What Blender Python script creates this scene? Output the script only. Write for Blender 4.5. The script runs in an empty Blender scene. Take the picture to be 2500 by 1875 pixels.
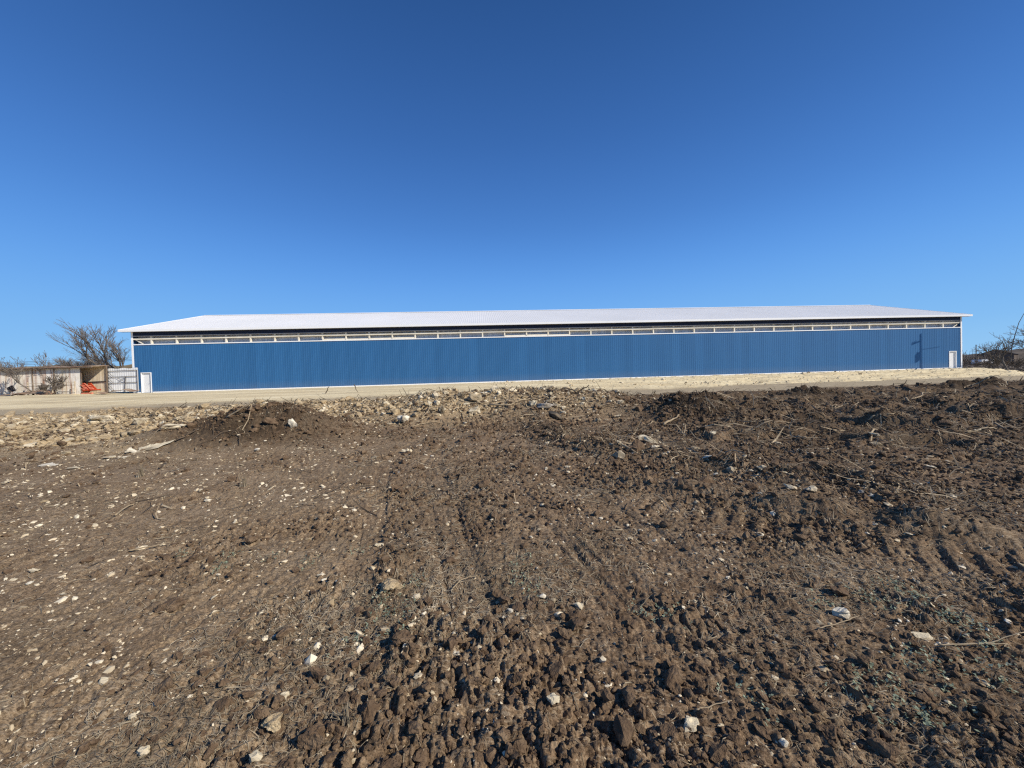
import bpy, math, random
import numpy as np
from mathutils import Vector, Matrix

random.seed(7)
RNG = np.random.default_rng(7)
R = math.radians
scn = bpy.context.scene
COL = scn.collection

# ------------------------------------------------------------------ camera numbers
CAM = np.array([0.0, 0.0, 0.52])
PITCH, ROLL, FPX = R(1.06), 0.0295, 920.0          # focal length for a 2500 px wide frame
_f = np.array([0, math.cos(PITCH), -math.sin(PITCH)])
_u0 = np.array([0, math.sin(PITCH), math.cos(PITCH)])
_r0 = np.array([1.0, 0, 0])
CR = _r0 * math.cos(ROLL) - _u0 * math.sin(ROLL)
CU = _u0 * math.cos(ROLL) + _r0 * math.sin(ROLL)


def ray(px, py):
    d = _f * FPX + CR * (px - 1250.0) + CU * (937.5 - py)
    return d / d[1]


# ------------------------------------------------------------------ noise helpers
def _hash(ix, iy, seed):
    h = ix.astype(np.int32).view(np.uint32) * np.uint32(374761393) + iy.astype(np.int32).view(np.uint32) * np.uint32(668265263) + np.uint32((seed * 1274126177) & 0xFFFFFFFF)
    h ^= h >> np.uint32(13); h *= np.uint32(1274126177)
    h ^= h >> np.uint32(16); h *= np.uint32(2246822519)
    h ^= h >> np.uint32(15)
    return (h & np.uint32(0xFFFFFF)).astype(np.float32) * np.float32(1 / 16777216.0)


def noise(x, y, scale, seed):
    """gradient noise, about -1..1, features of size scale"""
    x = x / scale; y = y / scale
    ix = np.floor(x); iy = np.floor(y)
    fx = (x - ix).astype(np.float32); fy = (y - iy).astype(np.float32)
    u = fx * fx * fx * (fx * (fx * 6 - 15) + 10)
    v = fy * fy * fy * (fy * (fy * 6 - 15) + 10)
    out = []
    for a in (0, 1):
        for b in (0, 1):
            ang = _hash(ix + a, iy + b, seed) * 2 * math.pi
            out.append(np.cos(ang) * (fx - a) + np.sin(ang) * (fy - b))
    n0 = out[0] + (out[2] - out[0]) * u
    n1 = out[1] + (out[3] - out[1]) * u
    return (n0 + (n1 - n0) * v) * 1.5


def fbm(x, y, scale, seed, octv=3):
    t = 0; a = 1.0
    for k in range(octv):
        t = t + a * noise(x, y, scale / 2 ** k, seed + k * 17)
        a *= 0.5
    return t


def domes(x, y, cell, prob, seed):
    """rounded lumps, height in cell units (0..0.6)"""
    x = x / cell; y = y / cell
    ix = np.floor(x); iy = np.floor(y)
    best = np.zeros(x.shape, np.float32)
    for a in (-1, 0, 1):
        for b in (-1, 0, 1):
            cx = ix + a; cy = iy + b
            h1 = _hash(cx, cy, seed); h2 = _hash(cx, cy, seed + 1)
            h3 = _hash(cx, cy, seed + 2); h4 = _hash(cx, cy, seed + 3)
            r = 0.28 + 0.5 * h3
            th = h4 * np.float32(math.pi)
            dx = (x - cx).astype(np.float32) - h1; dy = (y - cy).astype(np.float32) - h2
            ct = np.cos(th); st = np.sin(th)
            ex = (dx * ct + dy * st); ey = (-dx * st + dy * ct) * 1.5
            d2 = (ex * ex + ey * ey) / (r * r)
            hh = np.where(_hash(cx, cy, seed + 4) < prob, np.sqrt(np.clip(1 - d2, 0, 1)) * r * (0.45 + 0.5 * h2), 0)
            best = np.maximum(best, hh)
    return best


def plates(x, y, cell, seed, gap=.16):
    """broken blocks: every Voronoi cell gets its own height and tilt, with a gap round it; about -0.3..1 cell units"""
    x = x / cell; y = y / cell
    ix = np.floor(x); iy = np.floor(y)
    f1 = np.full(x.shape, 9, np.float32); f2 = f1.copy(); hh = np.zeros(x.shape, np.float32)
    for a in (-1, 0, 1):
        for b in (-1, 0, 1):
            cx = ix + a; cy = iy + b
            h1 = _hash(cx, cy, seed); h2 = _hash(cx, cy, seed + 1)
            dx = (x - cx).astype(np.float32) - h1; dy = (y - cy).astype(np.float32) - h2
            d = np.sqrt(dx * dx + dy * dy)
            p = _hash(cx, cy, seed + 2) * 1.1 - .25 + (dx * (_hash(cx, cy, seed + 3) - .5) + dy * (_hash(cx, cy, seed + 4) - .5)) * 1.7 - d * .25
            near = d < f1
            f2 = np.where(near, f1, np.minimum(f2, d)); hh = np.where(near, p, hh); f1 = np.where(near, d, f1)
    e = np.clip((f2 - f1) / gap, 0, 1)
    return hh * (.25 + .75 * e) - .35 * (1 - e) * (1 - e)


def sstep(a, b, t):
    t = np.clip((t - a) / (b - a), 0, 1)
    return t * t * (3 - 2 * t)


def lerp(a, b, t):
    return a + (b - a) * t


# ------------------------------------------------------------------ terrain
BA = np.array([-38.3, 38.2]); BANG = R(4.5); BLEN = 92.9; BW = 22.9
BD = np.array([math.cos(BANG), math.sin(BANG)]); BN = np.array([-math.sin(BANG), math.cos(BANG)])


def wall_st(x, y):
    rx = x - BA[0]; ry = y - BA[1]
    return rx * BD[0] + ry * BD[1], -(rx * BN[0] + ry * BN[1])


MOUNDS = [  # x, y, rx, ry, rot, height, power
    (-7.0, 9.6, 1.5, 1.1, 0.0, 0.34, 1), (-5.5, 9.7, 1.3, 1.0, .2, 0.34, 1), (-6.4, 9.4, 2.7, 1.4, 0.0, 0.22, 1),      # dark mound on the left
    (-8.6, 9.3, 1.7, 1.0, 0.1, 0.22, 1),
    (-5.0, 9.9, 1.4, 1.0, 0.0, 0.18, 1),
    (5.45, 11.2, 1.4, 1.2, 0.2, 0.62, 1),     # dark clod heap on the right
    (7.6, 13.3, 2.0, 0.9, -0.2, 0.22, 1),
    (13.4, 17.0, 1.7, 0.9, -0.1, 0.36, 1),
    (17.5, 18.0, 2.2, 0.7, -0.15, 0.18, 1),
    (9.8, 16.2, 2.2, 0.7, 0.1, 0.20, 1),
    (25.0, 20.3, 2.8, 1.0, -0.2, 0.34, 1),
    (29.0, 20.3, 2.2, 0.9, -0.2, 0.22, 1),
    (12.6, 10.2, 1.1, .5, -.5, 0.34, 1),
    (9.6, 8.9, .9, .4, -.4, 0.26, 1),
    (-17.5, 18.3, 4.5, .6, .06, 0.20, 1),      # low dark kerb along the road, left
    (-11.2, 14.2, 3.2, 1.5, .05, 0.16, 1),
]


WINDROW = [(.75, 11.2), (.95, 9.6), (1.35, 7.4), (2.2, 6.7), (3.1, 6.3), (3.7, 5.2), (4.6, 4.4)]


def line_dist(x, y, pts):
    d = np.full(x.shape, 99.0)
    for (ax, ay), (bx, by) in zip(pts[:-1], pts[1:]):
        ex, ey = bx - ax, by - ay
        u = np.clip(((x - ax) * ex + (y - ay) * ey) / (ex * ex + ey * ey), 0, 1)
        d = np.minimum(d, np.hypot(x - ax - u * ex, y - ay - u * ey))
    return d


def terrain(x, y, fine=True):
    x = np.asarray(x, float); y = np.asarray(y, float)
    s, t = wall_st(x, y)
    r = np.hypot(x, y)
    # ---------- broad shape
    grad = lerp(0.0245, 0.0125, sstep(-12, 14, x))
    field = -1.08 + grad * np.clip(y, -30, 30) + 0.05 * noise(x, y, 9, 3)
    field = lerp(field, -1.0, sstep(30, 60, y) * sstep(-5, 60, s))
    right = sstep(30, 62, s)
    foot = lerp(17.0, 10.5, right)
    top = lerp(3.0, 2.0, right)
    pad = 1 - sstep(top, foot, t)
    pad = pad * (1 - sstep(BLEN + .4, BLEN + 6.0, s + 0.75 * np.clip(t, 0, 11)))
    pad = pad * (1 - sstep(34, 60, -t))
    padh = 0.13 * (1 - sstep(-6, 1.5, s))
    z = lerp(field, padh, pad)
    # ---------- berm of pushed up soil and rock in the middle
    crest = np.interp(x, [-20, -15.5, -12, -9, -6.5, -4.4, -2.5, 0, 2.2, 3.6, 4.6, 6.2],
                      [0, .20, .36, .46, .56, .68, .92, 1.00, .92, .74, .46, 0])
    yc = 14.6 + 0.7 * noise(x, x * 0 + 3.3, 5.0, 8)
    w = np.where(y < yc, 4.0, 2.4)
    q = np.clip(1 - ((y - yc) / w) ** 2, 0, 1)
    bermm = q ** 1.3 * np.clip(crest / 0.3, 0, 1)
    z = z + crest * q ** 1.4 * (0.88 + 0.22 * noise(x, y, 1.7, 31))
    for (mx, my, rx, ry, ro, h, p) in MOUNDS:
        dx = x - mx; dy = y - my
        ex = (dx * math.cos(ro) + dy * math.sin(ro)) / rx
        ey = (-dx * math.sin(ro) + dy * math.cos(ro)) / ry
        z = z + h * np.exp(-(ex * ex + ey * ey) * 1.35) * (1 + 0.25 * noise(x, y, 0.9, 41))
    heap = np.exp(-(((x - 5.45) / 1.5) ** 2 + ((y - 11.2) / 1.3) ** 2) ** 2) + np.exp(-(((x + 6.3) / 2.0) ** 2 + ((y - 9.4) / 1.2) ** 2) ** 2)
    heap = heap + np.exp(-(((x - 13.4) / 1.8) ** 2 + ((y - 17.) / 1.0) ** 2)) + np.exp(-(((x - 25) / 2.8) ** 2 + ((y - 20.3) / 1.0) ** 2))
    ld = line_dist(x + .22 * noise(x, y, .8, 45), y + .22 * noise(x, y, .8, 46), WINDROW)
    debris = np.exp(-(ld / .42) ** 2)
    z = z + .15 * debris * (.75 + .6 * noise(x, y, .7, 47))
    debris = np.maximum(debris, .8 * np.exp(-(((x - 2.6) / 1.5) ** 2 + ((y - 8.3) / 1.6) ** 2)))
    heap = heap + .55 * np.exp(-(ld / .3) ** 2)
    # ---------- zones
    wob = 1.4 * noise(x, y, 6, 51) + 0.5 * noise(x, y, 1.6, 52)
    edge_g = lerp(16.5, 11.2, right)
    gravel = 1 - sstep(edge_g - 1.0, edge_g + 1.0, t + wob)
    gravel = gravel * (1 - sstep(BLEN + 2.6, BLEN + 4.6, s + .75 * np.clip(t, 0, 11) + wob * .5)) * (1 - sstep(25, 36, -t))
    gravel = gravel * (1 - sstep(2.0, 4.5, -t) * sstep(-1.5, -4, s))
    for rt in (5.2, 6.9, 10.4, 12.2):
        gravel = gravel * (1 - (.30 + .25 * noise(s, t, 5, 57)) * np.exp(-((t - rt - .5 * noise(s, s * 0, 22, 58)) / .34) ** 2) * (1 - right))
    strip_w = lerp(4.0, 7.5, right)
    road = 1 - sstep(edge_g + strip_w - 1.0, edge_g + strip_w + 1.0, t + wob)
    road = np.maximum(road, .42 * sstep(BLEN, BLEN + 6, s) * sstep(22, 30, y) * (.7 + .5 * noise(x, y, 5, 55)))
    road = np.clip(road - gravel, 0, 1) * (1 - sstep(55, 75, -t)) * (1 - sstep(30, 90, s - BLEN))
    road = road * (1 - np.clip(bermm * 1.2, 0, 1))
    gravel = gravel * (1 - np.clip(bermm * 1.2, 0, 1))
    hard = np.clip(gravel + road, 0, 1)
    tan = np.clip(bermm * 1.3, 0, 1) * (1 - sstep(-2.0, 3.5, x + 1.2 * noise(x, y, 2, 61)))
    tan = np.maximum(tan, 0.62 * np.clip(bermm * 1.3, 0, 1) * (.75 + .5 * noise(x, y, 1.2, 62)) * (1 - sstep(2.5, 5, x)))
    tan = np.maximum(tan, sstep(-7.5, -9.5, x) * sstep(10.2, 12.2, y + wob * .4) * (1 - sstep(17, 19.5, y)) * .9)
    dmask = np.exp(-(((x + 6.3) / 2.3) ** 2 + ((y - 9.2) / 1.25) ** 2) ** 2 * 1.1)
    tan = np.maximum(tan, sstep(-5.2, -8.2, x + .6 * wob) * sstep(6.6, 9.2, y + wob * .5) * (1 - sstep(17, 19.5, y)) * np.clip(.55 + .75 * noise(x, y, 1.5, 63), .1, .9))
    tan = tan * (1 - np.clip(dmask * 1.3, 0, 1))
    # compacted, smoother ground to the left of the camera
    smooth = sstep(-1.3, -2.4, x + 0.5 * noise(x, y, 1.1, 71)) * (1 - sstep(7.5, 9.5, y)) * sstep(1.0, 1.9, y + .25 * noise(x, y, .6, 72) + .28 * (-x - 2))
    u = x + 0.28 * (np.minimum(y, 6.5) - 3.0)
    track = sstep(-1.15, -.6, u) * (1 - sstep(1.6, 2.3, u)) * sstep(2.1, 3.0, y) * (1 - sstep(9, 11, y))
    smooth = smooth * (.62 + .38 * sstep(-.4, .3, noise(x, y, 1.6, 73)))
    rough = 1.0 - 0.72 * smooth - 0.40 * track * (1 - smooth)
    rough = rough * (0.75 + 0.45 * noise(x, y, 1.3, 81))
    rough = rough * (.26 + .86 * sstep(-.30, .40, noise(x, y, .75, 82) + .6 * noise(x, y, 2.3, 83) + .8 * heap))
    rough = np.clip(rough, 0.08, 1.3)
    clodz = np.exp(-(((x + .55) / 1.1) ** 2 + ((y - 1.75) / .75) ** 2))
    clodz = np.maximum(clodz, .8 * np.exp(-(((x - 1.2) / 1.2) ** 2 + ((y - 1.7) / .6) ** 2)))
    wild = sstep(2.5, 6.0, x) * sstep(4.5, 8.5, y) * (1 - sstep(24, 28, y))
    soft = 1 - hard
    # ---------- medium shapes
    z = z + soft * (0.035 * rough * fbm(x, y, 0.9, 101, 2))
    nwx = x + .25 * noise(x, y, .6, 113); nwy = y + .25 * noise(x, y, .6, 114)
    lum = .75 * sstep(.12, .34, noise(nwx, nwy * 1.9, 1.9, 111)) + .45 * sstep(.15, .35, noise(nwx, nwy * 1.6, .8, 112))
    z = z + wild * soft * 0.21 * lum * (1 - .6 * sstep(17, 24, y))
    # grooves left by tyres and tracks in the middle path
    gro = np.zeros_like(x)
    for gu, gw, gd in ((-.62, .05, .022), (-.45, .03, .016), (-.3, .055, .03), (.34, .05, .022), (.56, .04, .03), (.78, .05, .018), (1.25, .05, .026), (1.5, .04, .02)):
        gro = gro - gd * np.exp(-((u - gu + .03 * noise(x, y, .5, 122)) / gw) ** 2) * (0.55 + .8 * noise(y * 0 + gu * 9, y, .9, 121))
    bands = np.zeros_like(x)
    for gu, hw_, ph in ((-.46, .17, 1), (.52, .17, 2), (1.33, .15, 3), (-1.25, .13, 4)):
        uu = u - gu - .05 * noise(x * 0 + gu, y, 1.6, 128)
        pres = sstep(-.25, .15, noise(x * 0 + ph * 3.7, y, 1.1, 129) + .25)
        b_ = (1 - sstep(hw_ * .8, hw_, np.abs(uu))) * pres
        bands = np.maximum(bands, b_)
        z = z - pres * sstep(2.1, 2.7, y) * (1 - sstep(8.5, 10.5, y)) * (.013 * (.5 + noise(x, y, .6, 130)) * np.exp(-((np.abs(uu) - hw_) / .03) ** 2) + .016 * b_)
        z = z + b_ * sstep(2.1, 2.7, y) * (1 - sstep(8.5, 10.5, y)) * (.006 * noise(u, y / 8, .035, 123 + ph) + .004 * np.sin(y * 2 * math.pi / .085) * sstep(0, .3, noise(x, y, .8, 126)))
    bands = bands * sstep(2.1, 2.7, y) * (1 - sstep(8.5, 10.5, y))
    rough = rough * (1 - .85 * bands)
    z = z + .9 * gro * sstep(2.2, 2.8, y) * (1 - sstep(8.5, 10, y))
    # a short row of cleat prints left of the middle path
    a2 = (x + 2.3) * .949 - (y - 5.1) * .316; c2 = (x + 2.3) * .316 + (y - 5.1) * .949
    z = z - .03 * (1 - sstep(.1, .16, np.abs(c2))) * sstep(-.2, .1, a2) * (1 - sstep(1.5, 1.9, a2)) * sstep(.1, .5, np.sin(a2 * 2 * math.pi / .21))
    sk_ = (x - 2) * .62 + (y - 4) * .78
    z = z + soft * sstep(1.8, 3.2, x) * (1 - sstep(8, 12, y)) * .011 * noise(sk_, (x * .78 - y * .62) / 7, .11, 125)
    # crawler track with cleat bars crossing on the right
    ax, ay = 2.37, 3.75; tx, ty = 0.816, -0.578
    al = (x - ax) * tx + (y - ay) * ty; ac = -(x - ax) * ty + (y - ay) * tx
    ac = ac + 0.05 * noise(x, y, .7, 131)
    band = np.exp(-(ac / .30) ** 4) * sstep(-1.6, -.4, al) * (1 - sstep(2.4, 3.4, al))
    z = z + band * (-.03 + .013 * (1 + 1.2 * noise(x, y, .35, 133)) * np.sign(np.sin(al * 2 * math.pi / .19)) * np.clip(np.abs(np.sin(al * 2 * math.pi / .19)) * 2, 0, 1))
    z = z + .15 * np.exp(-((ac - .62) / .2) ** 2) * sstep(-2.2, -.8, al) * (1 - sstep(2.8, 4.6, al)) * (.8 + .7 * noise(x, y, .4, 132))
    rough = rough * (1 - .5 * band)
    # ---------- clods
    wx = x + 0.05 * noise(x, y, .16, 141); wy = y + 0.05 * noise(x, y, .16, 142)
    big = np.clip(.22 + .9 * clodz + 1.0 * bermm + .3 * wild + 1.3 * heap, 0, 2.2)
    z = z + soft * rough * big * (.13 * domes(wx, wy, .46, .28, 151) + .02 * noise(x, y, .2, 153))
    z = z + soft * rough * (.35 + .75 * big) * (.05 * domes(wx, wy, .23, .30, 161) + .014 * noise(x, y, .11, 163))
    z = z + soft * rough * np.clip(big - .15, 0, 1.5) * .034 * plates(wx, wy, .17, 165)
    # hollows between thrown up lumps
    z = z - soft * np.clip(rough - .25, 0, 1) * (.35 + .65 * big) * .12 * np.minimum(domes(wx + .13, wy + .07, .62, .22, 155), .33)
    if fine:
        wx = x + 0.022 * noise(x, y, .07, 143); wy = y + 0.022 * noise(x, y, .07, 144)
        z = z + soft * np.clip(rough + .1, 0, 1.2) * (.020 * domes(wx, wy, .105, .35, 171) + .022 * plates(wx, wy, .085, 175, .18) + .012 * noise(x, y, .09, 176))
        z = z + soft * np.clip(rough + .22, 0, 1.1) * (.013 * domes(wx, wy, .05, .45, 181) + .017 * plates(wx, wy, .036, 185, .25))
        z = z + soft * np.clip(rough + .45, 0, 1.2) * (.013 * noise(x, y, .026, 191) + .019 * noise(x, y, .055, 192) - .022 * np.clip(noise(x, y, .075, 193) - .42, 0, 1))
        # drying cracks in the compacted part
        cr = np.abs(noise(x + .06 * noise(x, y, .15, 201), y, .42, 202))
        z = z - soft * (smooth * .8 + .25) * .028 * np.exp(-(cr / .035) ** 2) * sstep(-.1, .5, noise(x, y, 1.5, 203)) * (1 - sstep(6, 9, y))
    # ---------- gravel bank: shallow rills and lumps; road: faint wheel marks
    bank = gravel * right * sstep(2.0, 4.0, t)
    z = z + bank * (.13 * fbm(x * .35 + y * .5, y * 1.8 - x * .35, 1.2, 211, 4) + .05 * domes(wx * .6, wy, .4, .5, 213))
    z = z + gravel * (1 - right) * sstep(.5, 3, t) * .03 * fbm(x * .25, y, 1.3, 221, 2) + hard * .010 * noise(x, y, .25, 223) - (1 - right) * hard * .03 * np.clip(1 - gravel, 0, 1) + (1 - right) * hard * .02 * domes(x, y, .35, .12, 227)
    lumpw = gravel * sstep(0.2, .8, t) * (1 - sstep(1.2, 2.0, t)) * sstep(20, 50, s)
    z = z + lumpw * .16 * domes(x, y, .5, .35, 231)
    z = z + road * .03 * noise(x * .3, y, 1.0, 225)
    # inside the barn and near walls stay level
    inside = ((t < .05) & (t > -BW - .3) & (s > -.2) & (s < BLEN + .2))
    z = np.where(inside, np.minimum(z, 0.0), z)
    return z, dict(gravel=gravel, road=road, tan=tan, smooth=smooth, rough=rough, bank=bank, berm=bermm, hard=hard, wild=wild, clodz=clodz, dark=dmask, heap=heap, debris=debris)


def H(x, y):
    return terrain(np.atleast_1d(np.asarray(x, float)), np.atleast_1d(np.asarray(y, float)))[0]


def hit(px, py):
    """ground point seen at a pixel of the 2500x1875 photograph"""
    d = ray(px, py)
    ys = np.concatenate([np.arange(1.0, 8, .01), np.arange(8, 45, .03)])
    P = CAM[None] + ys[:, None] * d[None]
    z = terrain(P[:, 0], P[:, 1], fine=False)[0]
    below = np.nonzero(P[:, 2] < z)[0]
    k = below[0] if len(below) else len(ys) - 1
    y2 = np.linspace(max(ys[k] * .86 - .1, .9), ys[k] * 1.06 + .05, 220)
    P = CAM[None] + y2[:, None] * d[None]
    z = terrain(P[:, 0], P[:, 1])[0]
    below = np.nonzero(P[:, 2] < z)[0]
    k = below[0] if len(below) else len(y2) - 1
    return P[k, 0], P[k, 1], z[k]


# ------------------------------------------------------------------ mesh helpers
def mesh_np(name, verts, faces, mat=None, parent=None, smooth=False, attrs=None):
    verts = np.asarray(verts, np.float32); faces = np.asarray(faces, np.int32)
    n = faces.shape[1]
    me = bpy.data.meshes.new(name)
    me.vertices.add(len(verts)); me.vertices.foreach_set("co", verts.ravel())
    me.loops.add(faces.size); me.loops.foreach_set("vertex_index", faces.ravel())
    me.polygons.add(len(faces))
    me.polygons.foreach_set("loop_start", np.arange(0, faces.size, n, dtype=np.int32))
    me.polygons.foreach_set("loop_total", np.full(len(faces), n, np.int32))
    if attrs:
        for k, v in attrs.items():
            a = me.attributes.new(k, 'FLOAT_COLOR', 'POINT')
            a.data.foreach_set("color", np.asarray(v, np.float32).ravel())
    me.update(calc_edges=True)
    me.polygons.foreach_set("use_smooth", np.full(len(faces), smooth))
    o = bpy.data.objects.new(name, me); COL.objects.link(o)
    if mat: me.materials.append(mat)
    if parent: o.parent = parent
    return o


class MB:
    """collects boxes, prisms and tubes, then links them as ONE mesh object"""
    def __init__(self): self.v = []; self.f = []

    def add(self, vs, fs):
        b = len(self.v); self.v += [tuple(p) for p in vs]; self.f += [tuple(i + b for i in q) for q in fs]; return self

    def box(self, x0, x1, y0, y1, z0, z1):
        return self.add([(x0, y0, z0), (x1, y0, z0), (x1, y1, z0), (x0, y1, z0), (x0, y0, z1), (x1, y0, z1), (x1, y1, z1), (x0, y1, z1)],
                        [(3, 2, 1, 0), (4, 5, 6, 7), (0, 1, 5, 4), (1, 2, 6, 5), (2, 3, 7, 6), (3, 0, 4, 7)])

    def bar(self, p, q, w, h=None):
        h = h or w
        p = Vector(p); q = Vector(q); d = (q - p).normalized()
        a = d.cross(Vector((0, 0, 1)))
        if a.length < 1e-3: a = Vector((1, 0, 0))
        a.normalize(); b = a.cross(d)
        vs = []
        for c in (p, q):
            for i, j in ((-1, -1), (1, -1), (1, 1), (-1, 1)): vs.append(c + a * (i * w / 2) + b * (j * h / 2))
        return self.add(vs, [(3, 2, 1, 0), (4, 5, 6, 7), (0, 1, 5, 4), (1, 2, 6, 5), (2, 3, 7, 6), (3, 0, 4, 7)])

    def tube(self, pts, rad, n=6):
        pts = [Vector(p) for p in pts]
        rings = []
        for i, p in enumerate(pts):
            d = (pts[min(i + 1, len(pts) - 1)] - pts[max(i - 1, 0)]).normalized()
            a = d.cross(Vector((0.13, .21, 1)));
            if a.length < 1e-3: a = Vector((1, 0, 0))
            a.normalize(); b = d.cross(a)
            rr = rad[i] if isinstance(rad, (list, tuple)) else rad
            rings.append([p + (a * math.cos(k * 2 * math.pi / n) + b * math.sin(k * 2 * math.pi / n)) * rr for k in range(n)])
        vs = [p for g in rings for p in g]; fs = []
        for i in range(len(pts) - 1):
            for k in range(n):
                fs.append((i * n + k, i * n + (k + 1) % n, (i + 1) * n + (k + 1) % n, (i + 1) * n + k))
        fs.append(tuple(range(n))[::-1]); fs.append(tuple((len(pts) - 1) * n + k for k in range(n)))
        return self.add(vs, fs)

    def build(self, name, mat, parent=None, smooth=False):
        me = bpy.data.meshes.new(name); me.from_pydata([tuple(p) for p in self.v], [], self.f); me.update()
        if smooth: me.polygons.foreach_set("use_smooth", [True] * len(me.polygons))
        me.materials.append(mat)
        o = bpy.data.objects.new(name, me); COL.objects.link(o)
        if parent: o.parent = parent
        return o


def tag(o, label=None, cat=None, group=None, kind=None):
    if label: o['label'] = label
    if cat: o['category'] = cat
    if group: o['group'] = group
    if kind: o['kind'] = kind
    return o


def empty(name, loc, label, cat, rz=0, group=None):
    o = bpy.data.objects.new(name, None); COL.objects.link(o)
    o.location = loc; o.rotation_euler = (0, 0, rz); o.empty_display_size = .3
    return tag(o, label, cat, group)


# ------------------------------------------------------------------ materials
def new_mat(name, rough=.9):
    m = bpy.data.materials.new(name); m.use_nodes = True
    nt = m.node_tree; b = nt.nodes['Principled BSDF']
    b.inputs['Roughness'].default_value = rough
    b.inputs['Specular IOR Level'].default_value = .25
    return m, nt, b


def N(nt, typ, **kw):
    n = nt.nodes.new(typ)
    for k, v in kw.items():
        if k in n.inputs: n.inputs[k].default_value = v
        else: setattr(n, k, v)
    return n


def ramp(nt, fac, stops):
    n = nt.nodes.new('ShaderNodeValToRGB')
    e = n.color_ramp.elements
    while len(e) < len(stops): e.new(.5)
    for i, (p, c) in enumerate(stops):
        e[i].position = p; e[i].color = (*c, 1)
    nt.links.new(fac, n.inputs[0]); return n.outputs[0]


def mix(nt, fac, a, b, mode='MIX'):
    n = nt.nodes.new('ShaderNodeMix'); n.data_type = 'RGBA'; n.blend_type = mode
    for s, i in ((fac, 0), (a, 6), (b, 7)):
        if isinstance(s, (int, float)): n.inputs[i].default_value = s
        elif isinstance(s, tuple): n.inputs[i].default_value = (*s, 1)
        else: nt.links.new(s, n.inputs[i])
    return n.outputs[2]


def tex(nt, scale, detail=3, stretch=None, typ='ShaderNodeTexNoise', rough=.6):
    co = nt.nodes.new('ShaderNodeTexCoord').outputs['Object']
    if stretch:
        mp = nt.nodes.new('ShaderNodeMapping'); mp.inputs['Scale'].default_value = stretch
        nt.links.new(co, mp.inputs[0]); co = mp.outputs[0]
    n = nt.nodes.new(typ); n.inputs['Scale'].default_value = scale
    if 'Detail' in n.inputs: n.inputs['Detail'].default_value = detail
    if 'Roughness' in n.inputs: n.inputs['Roughness'].default_value = rough
    nt.links.new(co, n.inputs['Vector']); return n.outputs[0]


def bump(nt, b, h, strength=.4, dist=.01):
    n = nt.nodes.new('ShaderNodeBump'); n.inputs['Strength'].default_value = strength; n.inputs['Distance'].default_value = dist
    nt.links.new(h, n.inputs['Height']); nt.links.new(n.outputs[0], b.inputs['Normal'])


def simple(name, stops, scale=4, detail=4, rough=.85, bstr=0, bdist=.01, stretch=None, bscale=None, spec=.25):
    m, nt, b = new_mat(name, rough)
    b.inputs['Specular IOR Level'].default_value = spec
    t = tex(nt, scale, detail, stretch)
    nt.links.new(ramp(nt, t, stops), b.inputs['Base Color'])
    if bstr: bump(nt, b, tex(nt, bscale or scale * 4, 4, stretch), bstr, bdist)
    return m


M = {}


def nt_max(nt, a, b):
    n = nt.nodes.new('ShaderNodeMath'); n.operation = 'MAXIMUM'; nt.links.new(a, n.inputs[0]); nt.links.new(b, n.inputs[1]); return n.outputs[0]


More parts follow.
